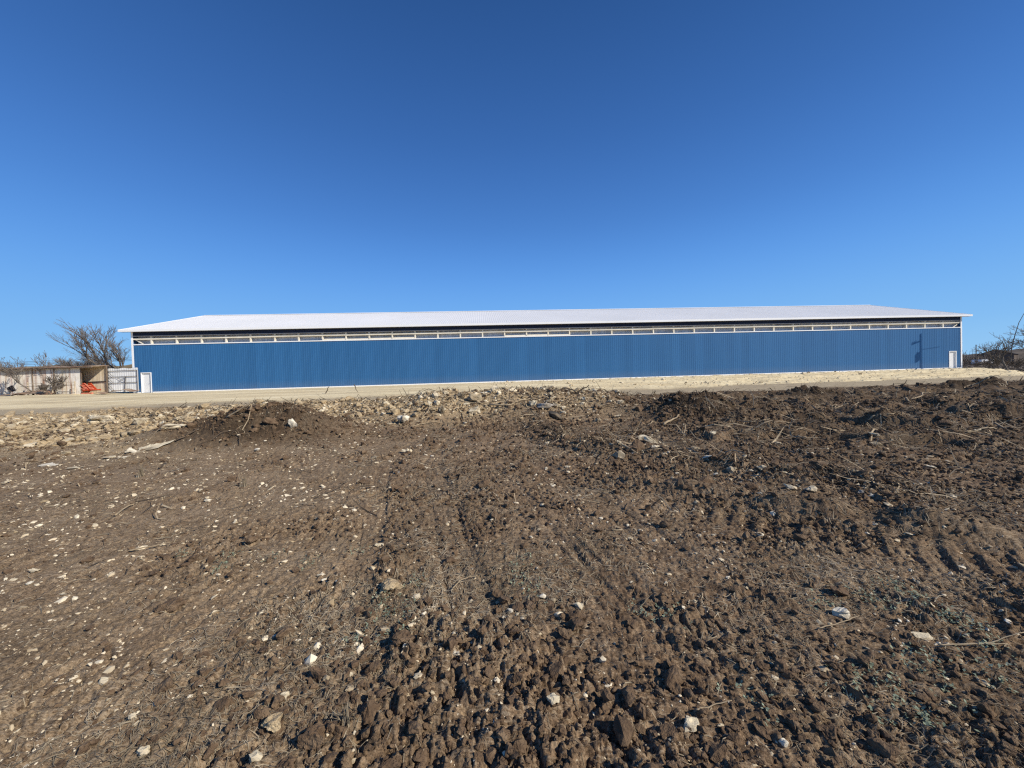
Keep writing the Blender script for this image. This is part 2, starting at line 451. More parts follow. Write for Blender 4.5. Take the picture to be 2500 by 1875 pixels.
def ground_material():
    m, nt, b = new_mat('soil', .95)
    b.inputs['Specular IOR Level'].default_value = .12
    at = nt.nodes.new('ShaderNodeAttribute'); at.attribute_name = 'zones'
    sp = nt.nodes.new('ShaderNodeSeparateColor'); nt.links.new(at.outputs['Color'], sp.inputs[0])
    grav, tanv, dry = sp.outputs[0], sp.outputs[1], sp.outputs[2]
    road = at.outputs['Alpha']
    n1 = tex(nt, 1.3, 5); n2 = tex(nt, 9, 6, rough=.7); n3 = tex(nt, 70, 5, rough=.75)
    dark = ramp(nt, n2, [(.30, (.058, .035, .021)), (.5, (.142, .091, .054)), (.70, (.26, .178, .110))])
    dryc = ramp(nt, n2, [(.28, (.130, .088, .052)), (.5, (.232, .163, .100)), (.72, (.35, .262, .165))])
    c = mix(nt, dry, dark, dryc)
    # scattered reddish / greyish drift
    c = mix(nt, ramp(nt, n1, [(.45, (0, 0, 0)), (.75, (.5, .5, .5))]), c, (.235, .178, .112))
    at2 = nt.nodes.new('ShaderNodeAttribute'); at2.attribute_name = 'moisture'
    tanc = ramp(nt, n2, [(.25, (.28, .20, .105)), (.5, (.49, .37, .215)), (.72, (.66, .53, .335))])
    c = mix(nt, tanv, c, tanc)
    roadc = ramp(nt, n1, [(.3, (.33, .265, .17)), (.7, (.47, .385, .255))])
    c = mix(nt, road, c, roadc)
    gn = tex(nt, .9, 7, (.22, 1.5, 1), rough=.72)
    gravc = ramp(nt, gn, [(.30, (.52, .41, .24)), (.5, (.72, .60, .375)), (.70, (.84, .73, .49))])
    c = mix(nt, grav, c, gravc)
    sp3 = ramp(nt, n3, [(.34, (.36, .33, .30)), (.5, (.95, .95, .95)), (.64, (1.75, 1.72, 1.65))])
    sp3 = mix(nt, nt_max(nt, grav, road), sp3, (1, 1, 1))
    c = mix(nt, 1.0, c, sp3, 'MULTIPLY')
    # matted straw fibres: thin streaks of several directions, in drifts
    fib = None
    for k, (ang, sc_) in enumerate(((20, 1.0), (75, 1.1), (130, .9), (165, 1.2))):
        mp = nt.nodes.new('ShaderNodeMapping'); mp.inputs['Rotation'].default_value = (0, 0, R(ang)); mp.inputs['Scale'].default_value = (9 * sc_, 130 * sc_, 40)
        nt.links.new(nt.nodes.new('ShaderNodeTexCoord').outputs['Object'], mp.inputs[0])
        nz = nt.nodes.new('ShaderNodeTexNoise'); nz.inputs['Scale'].default_value = 1; nz.inputs['Detail'].default_value = 1; nt.links.new(mp.outputs[0], nz.inputs['Vector'])
        v = ramp(nt, nz.outputs[0], [(.60, (0, 0, 0)), (.68, (1, 1, 1))])
        fib = v if fib is None else mix(nt, 1.0, fib, v, 'LIGHTEN')
    drift = ramp(nt, tex(nt, 1.7, 5, rough=.65), [(.42, (.12, .12, .12)), (.62, (.9, .9, .9))])
    fib = mix(nt, 1.0, fib, drift, 'MULTIPLY')
    fib = mix(nt, nt_max(nt, grav, road), fib, (0, 0, 0))
    c = mix(nt, fib, c, (.39, .30, .20))
    # pale mineral specks
    vo = nt.nodes.new('ShaderNodeTexVoronoi'); vo.inputs['Scale'].default_value = 26
    nt.links.new(nt.nodes.new('ShaderNodeTexCoord').outputs['Object'], vo.inputs['Vector'])
    sk = ramp(nt, vo.outputs['Distance'], [(.0, (.55, .55, .55)), (.10, (.4, .4, .4)), (.16, (0, 0, 0))])
    skm = mix(nt, 1.0, sk, ramp(nt, n2, [(.5, (0, 0, 0)), (.62, (1, 1, 1))]), 'MULTIPLY')
    c = mix(nt, skm, c, (.42, .36, .26))
    c = mix(nt, at2.outputs['Fac'], c, (.030, .020, .012))
    nt.links.new(c, b.inputs['Base Color'])
    ad = nt.nodes.new('ShaderNodeMath'); ad.operation = 'MULTIPLY_ADD'; ad.inputs[1].default_value = .35
    nt.links.new(n3, ad.inputs[0]); nt.links.new(tex(nt, 22, 6, rough=.75), ad.inputs[2])
    bump(nt, b, ad.outputs[0], .75, .022)
    return m


M['soil'] = ground_material()
M['hill'] = simple('hill_grass', [(.3, (.13, .10, .055)), (.5, (.24, .185, .10)), (.7, (.30, .24, .135))], .05, 8, .95, stretch=(1, 1, 3))
M['hill_brush'] = simple('hill_brush', [(.3, (.045, .036, .028)), (.55, (.10, .08, .06)), (.75, (.17, .135, .095))], .12, 8, .95, stretch=(1, 1, 3))


def limestone(name, lo, hi):
    m, nt, b = new_mat(name, .9)
    t = tex(nt, 7, 6, rough=.65)
    geo = nt.nodes.new('ShaderNodeObjectInfo')
    c = ramp(nt, t, [(.3, lo), (.55, hi), (.8, tuple(min(.85, v * 1.12) for v in hi))])
    dirt = ramp(nt, tex(nt, 2.6, 5), [(.46, (0, 0, 0)), (.64, (.85, .85, .85))])
    c = mix(nt, dirt, c, (.22, .165, .10))
    nt.links.new(c, b.inputs['Base Color'])
    bump(nt, b, tex(nt, 24, 6, rough=.7), .6, .02)
    return m


M['stone'] = limestone('pale_limestone', (.50, .41, .26), (.72, .62, .44))
M['stone_white'] = limestone('white_limestone', (.62, .54, .40), (.80, .73, .58))
M['stone_tan'] = limestone('tan_limestone', (.26, .20, .13), (.42, .34, .22))
M['stone_grey'] = limestone('grey_slab', (.26, .24, .21), (.40, .37, .32))
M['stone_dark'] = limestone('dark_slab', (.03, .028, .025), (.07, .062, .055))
M['chips'] = simple('limestone_chips', [(.34, (.32, .24, .14)), (.5, (.62, .51, .34)), (.64, (.80, .70, .52))], 3.0, 3, .9)
M['clods'] = simple('clod_soil', [(.28, (.078, .048, .028)), (.5, (.150, .098, .058)), (.74, (.25, .175, .107))], 14, 6, .95, 1.0, .02, bscale=60)
M['tanclods'] = simple('tan_clod', [(.28, (.26, .19, .105)), (.5, (.44, .335, .20)), (.74, (.60, .48, .305))], 10, 6, .95, 1.0, .02, bscale=50)
M['straw'] = simple('dry_straw', [(.3, (.16, .125, .08)), (.5, (.26, .21, .14)), (.7, (.42, .35, .245))], 2.2, 2, .8)
M['weed'] = simple('weed_leaf', [(.3, (.16, .19, .12)), (.6, (.27, .31, .21)), (.8, (.37, .40, .29))], 14, 2, .7)
M['stick'] = simple('pale_stick', [(.3, (.24, .175, .105)), (.6, (.42, .33, .21)), (.8, (.52, .43, .29))], 6, 4, .8, .3, .004)
M['stick_dark'] = simple('dark_stick', [(.3, (.06, .045, .03)), (.6, (.13, .095, .062)), (.8, (.19, .145, .10))], 6, 4, .85, .3, .004)
M['bark'] = simple('grey_bark', [(.3, (.075, .062, .05)), (.55, (.17, .143, .115)), (.8, (.27, .235, .195))], 3, 4, .9)
M['twig'] = simple('twig_bark', [(.3, (.12, .098, .08)), (.6, (.22, .185, .152)), (.8, (.30, .255, .21))], 2, 2, .9)
M['eave_shade'] = simple('eave_shaded_blue', [(.3, (.010, .016, .042)), (.7, (.014, .020, .05))], .25, 3, .5)  # siding blue darkened: the shade under the eave is put into the colour
m_, nt_, b_ = new_mat('blue_siding', .45); b_.inputs['Specular IOR Level'].default_value = .4
c_ = ramp(nt_, tex(nt_, 1.0, 4, (1.1, 1, .03)), [(.3, (.026, .124, .290)), (.5, (.029, .132, .307)), (.7, (.032, .140, .322))])
sx_ = nt_.nodes.new('ShaderNodeSeparateXYZ'); nt_.links.new(nt_.nodes.new('ShaderNodeTexCoord').outputs['Object'], sx_.inputs[0])
dv_ = nt_.nodes.new('ShaderNodeMath'); dv_.operation = 'MULTIPLY'; dv_.inputs[1].default_value = 1 / .9144; nt_.links.new(sx_.outputs[0], dv_.inputs[0])
fl_ = nt_.nodes.new('ShaderNodeMath'); fl_.operation = 'FLOOR'; nt_.links.new(dv_.outputs[0], fl_.inputs[0])
wn_ = nt_.nodes.new('ShaderNodeTexWhiteNoise'); wn_.noise_dimensions = '1D'; nt_.links.new(fl_.outputs[0], wn_.inputs['W'])
c_ = mix(nt_, 1.0, c_, ramp(nt_, wn_.outputs[0], [(0, (.91, .92, .93)), (1, (1.06, 1.05, 1.05))]), 'MULTIPLY')
mr_ = nt_.nodes.new('ShaderNodeMapRange'); mr_.inputs['From Min'].default_value = .05; mr_.inputs['From Max'].default_value = .9; mr_.inputs['To Min'].default_value = .16; mr_.inputs['To Max'].default_value = 0
nt_.links.new(sx_.outputs[2], mr_.inputs[0])
dm_ = nt_.nodes.new('ShaderNodeMath'); dm_.operation = 'MULTIPLY'; nt_.links.new(mr_.outputs[0], dm_.inputs[0]); nt_.links.new(tex(nt_, 1.6, 6, (1, 1, 2), rough=.7), dm_.inputs[1])
nt_.links.new(mix(nt_, dm_.outputs[0], c_, (.50, .43, .30)), b_.inputs['Base Color']); M['blue'] = m_
M['white'] = simple('white_steel', [(.3, (.88, .885, .88)), (.7, (.92, .92, .91))], .4, 3, .45, spec=.4)
M['roof'] = simple('white_roof', [(.3, (.80, .79, .755)), (.7, (.87, .855, .82))], .15, 4, .42, spec=.45)
M['liner'] = simple('roof_underside', [(.3, (.66, .67, .70)), (.7, (.74, .75, .78))], .5, 3, .5)
M['door'] = simple('white_door', [(.3, (.76, .765, .76)), (.7, (.82, .82, .81))], .8, 3, .5)
M['lining'] = simple('grey_lining', [(.35, (.66, .66, .67)), (.5, (.76, .76, .77)), (.65, (.84, .84, .85))], 3, 4, .7, stretch=(1.6, 1, .05))
M['soffit'] = simple('grey_soffit', [(.3, (.34, .34, .34)), (.7, (.42, .42, .42))], .8, 3, .6)
M['wood'] = simple('new_lumber', [(.3, (.76, .68, .52)), (.5, (.84, .77, .62)), (.7, (.90, .84, .71))], 1.6, 4, .75, stretch=(1, 1, 1))
M['truss'] = simple('pale_batten', [(.3, (.80, .80, .78)), (.7, (.86, .86, .84))], 1.6, 4, .8)
M['metal_dark'] = simple('dark_pipe', [(.3, (.035, .030, .028)), (.7, (.085, .07, .06))], 5, 4, .7)
M['galv'] = simple('galvanised_sheet', [(.25, (.66, .66, .63)), (.5, (.78, .78, .75)), (.75, (.86, .86, .83))], 1.2, 5, .5, stretch=(1, 1, .25))
M['red'] = simple('red_paint', [(.3, (.42, .050, .018)), (.55, (.58, .085, .030)), (.8, (.66, .14, .06))], 4, 5, .5)
M['fadedred'] = simple('faded_red', [(.3, (.55, .14, .08)), (.7, (.70, .26, .17))], 4, 4, .6)
M['pine'] = simple('old_boards', [(.3, (.40, .32, .22)), (.5, (.56, .47, .335)), (.7, (.68, .60, .46))], 2.2, 4, .85, stretch=(3, 3, .3))
M['oldwood'] = simple('weathered_wood', [(.3, (.075, .055, .04)), (.5, (.15, .11, .08)), (.7, (.25, .195, .14))], 4, 4, .9, stretch=(4, 4, .5))
M['pole'] = simple('pole_wood', [(.3, (.10, .075, .055)), (.7, (.20, .155, .115))], 5, 4, .9, stretch=(4, 4, .3))
M['tin'] = simple('grey_tin', [(.3, (.30, .31, .32)), (.7, (.45, .46, .47))], 3, 3, .5)
M['roofdark'] = simple('dark_shingle', [(.3, (.030, .026, .025)), (.7, (.065, .055, .05))], 3, 3, .9)
M['brick'] = simple('brown_wall', [(.3, (.10, .075, .06)), (.7, (.17, .13, .10))], 3, 3, .9)
M['glass'] = simple('dark_glass', [(.3, (.02, .022, .025)), (.7, (.04, .042, .045))], 1, 1, .15, spec=.5)


def rust_material(name, base_lo, base_hi, amount):
    m, nt, b = new_mat(name, .75)
    st = tex(nt, 1.0, 6, (2.6, 2.6, .16), rough=.7)
    bl = tex(nt, 2.2, 6, (1, 1, .8), rough=.7)
    base = ramp(nt, bl, [(.3, base_lo), (.7, base_hi)])
    rst = ramp(nt, tex(nt, 5, 4, (1, 1, .3)), [(.3, (.16, .055, .025)), (.7, (.34, .15, .08))])
    f = ramp(nt, st, [(amount, (0, 0, 0)), (amount + .14, (1, 1, 1))])
    c = mix(nt, f, base, rst)
    yel = ramp(nt, tex(nt, 1.3, 5, (1.2, 1.2, .2)), [(.42, (0, 0, 0)), (.7, (.7, .7, .7))])
    c = mix(nt, yel, c, (.56, .48, .34))
    nt.links.new(c, b.inputs['Base Color'])
    return m


M['rustwall'] = rust_material('rusty_white_sheet', (.62, .57, .49), (.84, .81, .76), .50)
M['rust'] = rust_material('rusty_scrap', (.13, .075, .05), (.30, .19, .13), .5)

# ------------------------------------------------------------------ world, sun, camera
SKY_CURVE = (((.06, .0235), (.089, .042), (.178, .127), (.59, .27), (1, .34)),     # tone of a very clear, dry winter sky
             ((.112, .089), (.165, .144), (.314, .366), (.847, .55), (1, .58)),
             ((.227, .275), (.328, .413), (.521, .83), (.956, .91), (1, .92)))
SUN_AZ = 25.0       # degrees behind the right-hand side
SUN_EL = 34.0
sd = Vector((math.cos(R(SUN_AZ)) * math.cos(R(SUN_EL)), -math.sin(R(SUN_AZ)) * math.cos(R(SUN_EL)), math.sin(R(SUN_EL))))
w = bpy.data.worlds.new('World'); scn.world = w; w.use_nodes = True
nt = w.node_tree; bg = nt.nodes['Background']
sky = nt.nodes.new('ShaderNodeTexSky'); sky.sky_type = 'NISHITA'; sky.sun_disc = False
sky.sun_elevation = R(SUN_EL); sky.sun_rotation = R(90 + SUN_AZ)
sky.altitude = 200; sky.air_density = 1.0; sky.dust_density = 0.0; sky.ozone_density = 4.0
SKY_STR = .10
sc0 = nt.nodes.new('ShaderNodeVectorMath'); sc0.operation = 'SCALE'; sc0.inputs['Scale'].default_value = .1
sc1 = nt.nodes.new('ShaderNodeVectorMath'); sc1.operation = 'SCALE'; sc1.inputs['Scale'].default_value = 1 / SKY_STR
crv = nt.nodes.new('ShaderNodeRGBCurve')
for c, pts in zip(crv.mapping.curves[:3], SKY_CURVE):
    c.points[0].location = (0, 0); c.points[1].location = pts[-1]
    for p in pts[:-1]: c.points.new(*p)
crv.mapping.use_clip = False; crv.mapping.update()
nt.links.new(sky.outputs[0], sc0.inputs[0]); nt.links.new(sc0.outputs[0], crv.inputs['Color'])
tcw = nt.nodes.new('ShaderNodeTexCoord'); sxyz = nt.nodes.new('ShaderNodeSeparateXYZ'); nt.links.new(tcw.outputs['Generated'], sxyz.inputs[0])
def lin(c): return tuple((v / 255 / 12.92) if v < 10.3 else ((v / 255 + .055) / 1.055) ** 2.4 for v in c)
elev = ramp(nt, sxyz.outputs[2], [(p, lin(c)) for p, c in ((0, (156, 204, 242)), (.08, (134, 192, 243)), (.225, (100, 163, 239)), (.36, (76, 131, 207)), (.52, (59, 107, 178)), (.71, (43, 84, 144)), (1, (28, 60, 110)))])
elev.node.color_ramp.interpolation = 'B_SPLINE'
blend = mix(nt, .92, crv.outputs[0], elev)
nt.links.new(blend, sc1.inputs[0])
nt.links.new(sc1.outputs[0], bg.inputs['Color']); bg.inputs['Strength'].default_value = SKY_STR
sl = bpy.data.lights.new('sun', 'SUN'); sl.energy = 5.0; sl.angle = R(.5); sl.color = (1.0, .93, .82)
so = bpy.data.objects.new('sun', sl); COL.objects.link(so); so.location = (30, -20, 40)
so.rotation_euler = (-sd).to_track_quat('-Z', 'Y').to_euler()
cam = bpy.data.cameras.new('camera'); cam.sensor_width = 36; cam.lens = 36 * FPX / 2500; cam.clip_end = 12000; cam.clip_start = .05
co = bpy.data.objects.new('camera', cam); COL.objects.link(co); scn.camera = co
mw = Matrix((Vector(CR), Vector(CU), Vector(-_f))).transposed().to_4x4(); mw.translation = Vector(CAM)
co.matrix_world = mw
scn.view_settings.view_transform = 'Standard'; scn.view_settings.look = 'None'
scn.view_settings.exposure = 0; scn.view_settings.gamma = 1
scn.render.engine = 'CYCLES'
scn.cycles.use_denoising = False
scn.cycles.filter_width = 1.25
scn.cycles.max_bounces = 6; scn.cycles.diffuse_bounces = 3; scn.cycles.glossy_bounces = 2

# ------------------------------------------------------------------ the ground, one sheet split by surface
def build_ground():
    oy = -1.2
    fa = np.linspace(R(-71), R(71), 1500)
    ca = np.linspace(R(71), R(289), 64)[1:-1]
    ang = np.concatenate([fa, ca])
    rr = [1.3]
    while rr[-1] < 75: rr.append(rr[-1] + .0030 * rr[-1] ** 1.2)
    while rr[-1] < 6000: rr.append(rr[-1] * 1.09)
    rr = np.array(rr)
    A, RR = np.meshgrid(ang, rr)
    X = RR * np.sin(A); Y = oy + RR * np.cos(A)
    fineflag = X.ravel()
    z, z_ = terrain(X.ravel(), Y.ravel())
    far = sstep(90, 300, np.hypot(X, Y).ravel())
    z = lerp(z, -1.0, far)
    nr, na = X.shape
    V = np.stack([X.ravel(), Y.ravel(), z], 1)
    V = np.vstack([V, [[0, oy, -1.1]]])
    i = np.arange(nr - 1)[:, None]; j = np.arange(na)[None, :]; j2 = (j + 1) % na
    F = np.stack([i * na + j, i * na + j2, (i + 1) * na + j2, (i + 1) * na + j], -1).reshape(-1, 4)[:, ::-1]
    dry = np.clip(z_['smooth'] * .50 + .36 + .14 * sstep(1, -2, X.ravel()) - .5 * np.clip(z_['dark'], 0, 1) + .18 * noise(X.ravel(), Y.ravel(), 2.5, 301) - .26 * sstep(1, 7, X.ravel()) + .3 * sstep(3.4, 2.0, Y.ravel()) * sstep(-.6, -1.6, X.ravel()), 0, 1)
    dry = lerp(dry, .55, far)
    zone = np.stack([z_['gravel'], np.maximum(z_['tan'], 0), dry, z_['road']], 1)
    zone = np.vstack([zone, [[0, 0, .3, 0]]])
    wet = np.clip(.62 * z_['dark'] + .55 * np.clip(z_['heap'] - .6 * z_['debris'], 0, 1) * (X.ravel() > 0) + .34 * z_['wild'] + .22 * np.clip(noise(X.ravel(), Y.ravel(), 1.6, 311) + .5 * noise(X.ravel(), Y.ravel(), .6, 312), 0, 1), 0, .8) * (1 - z_['hard']) * (1 - far)
    zone2 = np.vstack([np.stack([wet, wet, wet, wet * 0 + 1], 1), [[0, 0, 0, 1]]])
    cx = X.ravel()[F].mean(1); 
    g = z_['gravel'][F].mean(1); rd = z_['road'][F].mean(1); bk = z_['bank'][F].mean(1); bm = z_['berm'][F].mean(1)
    kind = np.zeros(len(F), int)
    kind[bm > .18] = 1
    kind[(g + rd) > .5] = 2
    kind[(g > .5) & (bk > .5)] = 3
    names = ['ground', 'dirt_berm', 'gravel_road', 'gravel_bank']
    labels = ['dark churned bare soil with tyre tracks and clods across the foreground',
              'long low heap of pushed up tan soil, rock and roots in mid field',
              'cream packed gravel road running in front of the blue building',
              'pale gravel bank sloping down from the right half of the blue building']
    cap = np.stack([np.full(na, nr * na), np.arange(na), (np.arange(na) + 1) % na, (np.arange(na) + 1) % na], 1)
    for k, nm in enumerate(names):
        f = F[kind == k]
        used = np.unique(f); mp = np.full(len(V), -1); mp[used] = np.arange(len(used))
        o = mesh_np(nm, V[used], mp[f], M['soil'], smooth=True, attrs={'zones': zone[used], 'moisture': zone2[used]})
        tag(o, labels[k], None, kind='structure')


build_ground()


def hill(name, label, pts, mat, depth=160):
    """ridge running through (x, y, height) points, rounded both ways"""
    V = []; F = []
    P = [Vector(p) for p in pts]
    n = 60; m = 14
    xs = np.linspace(0, len(P) - 1, n)
    for a in xs:
        k = min(int(a), len(P) - 2); f = a - k
        p = P[k].lerp(P[k + 1], f)
        d = Vector((p.x, p.y, 0)).normalized()
        for b in range(m):
            u = b / (m - 1) * 2 - 1
            zz = p.z * (1 - u * u) ** .8 * (1 + .05 * math.sin(a * 9) + .03 * math.sin(a * 23 + 1)) - 1.3
            V.append((p.x + d.x * u * depth, p.y + d.y * u * depth, zz))
    for i in range(n - 1):
        for b in range(m - 1):
            F.append((i * m + b, (i + 1) * m + b, (i + 1) * m + b + 1, i * m + b + 1))
    o = mesh_np(name, V, F, mat, smooth=True)
    tag(o, label, None, kind='structure'); return o


hill('hill', 'low tan grassy hill rising beyond the rusty shed', [(-760, 330, 15), (-560, 380, 26), (-420, 400, 27), (-340, 420, 22), (-230, 470, 8), (-120, 500, 2)], M['hill'], 110)
hill('hill', 'brown brushy rise far behind the right end of the building', [(210, 230, 3), (270, 225, 7), (330, 215, 12), (420, 200, 15), (600, 120, 15)], M['hill_brush'], 70)

# ------------------------------------------------------------------ the long blue barn
def strip(profile, axis_pts):
    """extrude a polyline (x, offset) along z: returns verts and faces; axis_pts = function (x, off, k) -> xyz for k in 0,1"""
    v = []; f = []
    n = len(profile)
    for k in (0, 1):
        for (x, o) in profile: v.append(axis_pts(x, o, k))
    for i in range(n - 1): f.append((i, i + 1, n + i + 1, n + i))
    return v, f


def ribbed(x0, x1, pitch, h, topw, basew):
    pr = [(x0, 0)]
    x = x0 + pitch / 2
    while x + basew / 2 < x1:
        pr += [(x - basew / 2, 0), (x - topw / 2, h), (x + topw / 2, h), (x + basew / 2, 0)]
        for q in (.33, .67):
            xx = x + basew / 2 + (pitch - basew) * q
            if xx + .02 < x1: pr += [(xx - .008, 0), (xx, h * .18), (xx + .008, 0)]
        x += pitch
    pr.append((x1, 0))
    return pr


def ribbed_noholes(x0, x1, pitch, h, topw, basew):
    pr = [(x0, 0)]; x = x0 + pitch / 2
    while x + basew / 2 < x1:
        pr += [(x - basew / 2, 0), (x - topw / 2, h), (x + topw / 2, h), (x + basew / 2, 0)]; x += pitch
    pr.append((x1, 0)); return pr


def build_barn():
    root = empty('metal_barn', (BA[0], BA[1], 0), 'very long blue metal barn with white roof and unfinished open strip under the eave', 'barn', BANG)
    L = BLEN; W = BW
    ZS, ZT = 4.86, 6.20          # sill, wall top
    d0, d1 = .72, 1.70           # door opening (from either corner)
    dh = 2.08
    P = .2286

    def panel(name, x0, x1, z0, z1, y=0, sgn=-1, mat=None, h=.019):
        pr = ribbed_noholes(x0, x1, P, h, .022, .062)
        v, f = strip(pr, lambda x, o, k: (x, y + sgn * o, (z0, z1)[k]))
        o = MB().add(v, f).build(name, mat or M['blue'], root); return o
    # front siding, split round the two doors
    parts = MB()
    for (a, b, c, e) in ((0.0, d0, .06, ZS), (d0, d1, dh, ZS), (d1, L - d1, .06, ZS), (L - d1, L - d0, dh, ZS), (L - d0, L, .06, ZS)):
        pr = ribbed_noholes(a, b, P, .0105, .026, .066)
        v, f = strip(pr, lambda x, o, k: (x, -o, (c, e)[k])); parts.add(v, f)
    parts.build('wall', M['blue'], root)
    panel('upper_wall', 0, L, 5.80, ZT - .02, y=.0, mat=M['eave_shade'])
    # end and back walls
    for xx in (0.0, L):
        mb = MB()
        pr = ribbed_noholes(0, W, P, .019, .022, .062)
        s = -1 if xx == 0 else 1
        v, f = strip(pr, lambda q, o, k: (xx + s * o, q, (.06, 6.2 + .284 * (W / 2 - abs(q - W / 2)))[k])); mb.add(v, f)
        mb.build('end_wall', M['blue'], root)
    panel('back_wall', 0, L, 4.6, 6.2, y=W, sgn=1)
    # roof
    ex0, ex1 = -.85, L + .85
    ov = .42; zr = 6.37; sl = .284
    hw = W / 2 + ov; ridge = zr + sl * hw
    nrm = Vector((0, -sl, 1)).normalized()
    mb = MB()
    for side in (0, 1):
        pr = ribbed_noholes(ex0, ex1, P, .0105, .026, .074)
        def pt(x, o, k, side=side):
            y = -ov if k == 0 else W / 2
            z = zr if k == 0 else ridge
            y += nrm.y * o; z += nrm.z * o
            return (x, y if side == 0 else W - y, z)
        v, f = strip(pr, pt); mb.add(v, f)
    mb.build('roof', M['roof'], root)
    # flat sheet under the roof (purlins and liner)
    mb = MB()
    mb.add([(ex0 + .04, -ov + .03, zr - .05), (ex1 - .04, -ov + .03, zr - .05), (ex1 - .04, W / 2, ridge - .05), (ex0 + .04, W / 2, ridge - .05),
            (ex0 + .04, W + ov - .03, zr - .05), (ex1 - .04, W + ov - .03, zr - .05)], [(0, 1, 2, 3), (3, 2, 5, 4)])
    mb.build('roof_liner', M['liner'], root)
    mb = MB()
    z = ridge
    mb.add([(ex0, W / 2 - .22, z - .03), (ex1, W / 2 - .22, z - .03), (ex1, W / 2, z + .075), (ex0, W / 2, z + .075), (ex0, W / 2 + .22, z - .03), (ex1, W / 2 + .22, z - .03)],
           [(0, 1, 2, 3), (3, 2, 5, 4)])
    mb.build('ridge_cap', M['white'], root)
    MB().box(ex0 - .02, ex1 + .02, -ov - .045, -ov - .004, zr - .20, zr + .012).build('fascia', M['white'], root)
    for xx in (ex0 - .03, ex1 + .03):
        mb = MB()
        for side in (0, 1):
            y0 = -ov; y1 = W / 2
            a = [(y0, zr - .2), (y1, ridge - .2), (y1, ridge + .03), (y0, zr + .03)]
            if side: a = [(W - q, zz) for q, zz in a]
            vs = [(xx - .012, q, zz) for q, zz in a] + [(xx + .012, q, zz) for q, zz in a]
            mb.add(vs, [(0, 1, 2, 3), (7, 6, 5, 4), (0, 4, 5, 1), (1, 5, 6, 2), (2, 6, 7, 3), (3, 7, 4, 0)])
        mb.build('rake_trim', M['white'], root)
    MB().box(ex0 + .02, ex1 - .02, -ov, -.022, zr - .195, zr - .18).build('soffit', M['soffit'], root)
    for xx in (0, L):
        s = -1 if xx == 0 else 1
        MB().box(min(xx - s * .15, xx + s * .03), max(xx - s * .15, xx + s * .03), -.045, -.024, .0, ZT).box(min(xx + s * .022, xx + s * .04), max(xx + s * .022, xx + s * .04), -.045, .15, .0, ZT).build('corner_trim', M['white'], root)
    MB().box(.16, L - .16, -.05, .05, ZS, ZS + .10).build('sill_trim', M['white'], root)
    MB().box(.16, L - .16, -.04, .03, 5.73, 5.80).build('header_trim', M['soffit'], root)
    mb = MB()
    for a, b in ((.16, d0 - .08), (d1 + .08, L - d1 - .08), (L - d0 + .08, L - .16)):
        mb.box(a, b, -.042, -.021, -.06, .10)
    mb.build('base_trim', M['white'], root)
    # posts and rails in the open strip
    xs = [1.78 + 2.4 * k for k in range(38)]
    for k, x in enumerate(xs):
        j = RNG.uniform(-.01, .01)
        MB().box(x - .07 + j, x + .07 + j, .06, .24, 0.02, ZT).build('post', M['wood'], root)
    rnd = random.Random(4)
    edges = [0.1] + xs + [L - .1]
    for k in range(len(edges) - 1):
        a = edges[k] + (.0 if k % 2 else -.3); b = edges[k + 1] + (.35 if k % 2 else 0)
        a = max(a, .1); b = min(b, L - .1)
        dz = rnd.uniform(-.02, .02)
        hgt = .14 if k < 32 else .19
        dy = 0 if k % 2 else .003
        MB().box(a, b, .018 - dy, .058 - dy, 5.42 + dz, 5.42 + dz + hgt).build('girt', M['wood'], root)
        if k < 14 or rnd.random() < .4:
            MB().box(edges[k] + .02, edges[k + 1] - .02, .245, .285, 5.40 - dz, 5.52 - dz).build('girt', M['wood'], root)
        if k in (8, 9, 10, 11, 16, 17, 18):
            MB().box(edges[k], edges[k + 1] - .1, .02, .056, ZS + .10, ZS + .22 + .02 * (k % 3)).build('girt', M['wood'], root)
    MB().bar((.2, .15, 5.45), (.95, .15, 4.98), .04, .10).build('brace', M['wood'], root)
    MB().bar((L - .95, .10, 4.98), (L - .45, .10, 5.28), .04, .10).build('brace', M['wood'], root)
    # grey lining behind the open strip, with pale battens
    MB().box(.2, L - .2, .47, .50, 4.3, 6.3).build('lining', M['lining'], root)
    for k in range(96):
        x = .8 + k * .955
        MB().box(x - .022, x + .022, .43, .468, 4.3, 6.3).build('batten', M['truss'], root)
    # doors
    for nm, a, b, hinge in (('l', d0, d1, 0), ('r', L - d1, L - d0, 1)):
        dr = MB().box(a + .06, b - .06, .075, .115, .04, dh - .06).build('door', M['door'], root)
        MB().box(a, a + .06, -.05, .10, .0, dh).box(b - .06, b, -.05, .10, .0, dh).box(a + .06, b - .06, -.05, .10, dh - .06, dh).build('frame', M['white'], dr)
        hx = b - .16 if hinge == 0 else a + .16
        mb = MB(); mb.tube([(hx, .055, 1.0), (hx, .0, 1.0)], .03, 10); mb.tube([(hx, .0, 1.0), (hx + (.11 if hinge else -.11), -.005, 1.0)], .014, 8)
        mb.build('handle', M['tin'], dr)
        MB().box(a + .06, b - .06, -.03, .10, .0, .038).build('threshold', M['tin'], dr)


build_barn()

# ------------------------------------------------------------------ rusty shed, gate and bits on the left
def at(px, Y): return ((px - 1250) / FPX * Y)


def gz(x, y): return float(H(x, y)[0])


def corrugated(x0, x1, pitch, amp, fn, n=6):
    xs = np.arange(x0, x1 + 1e-6, pitch / n)
    pr = [(x, amp * math.sin((x - x0) / pitch * 2 * math.pi)) for x in xs]
    return strip(pr, fn)


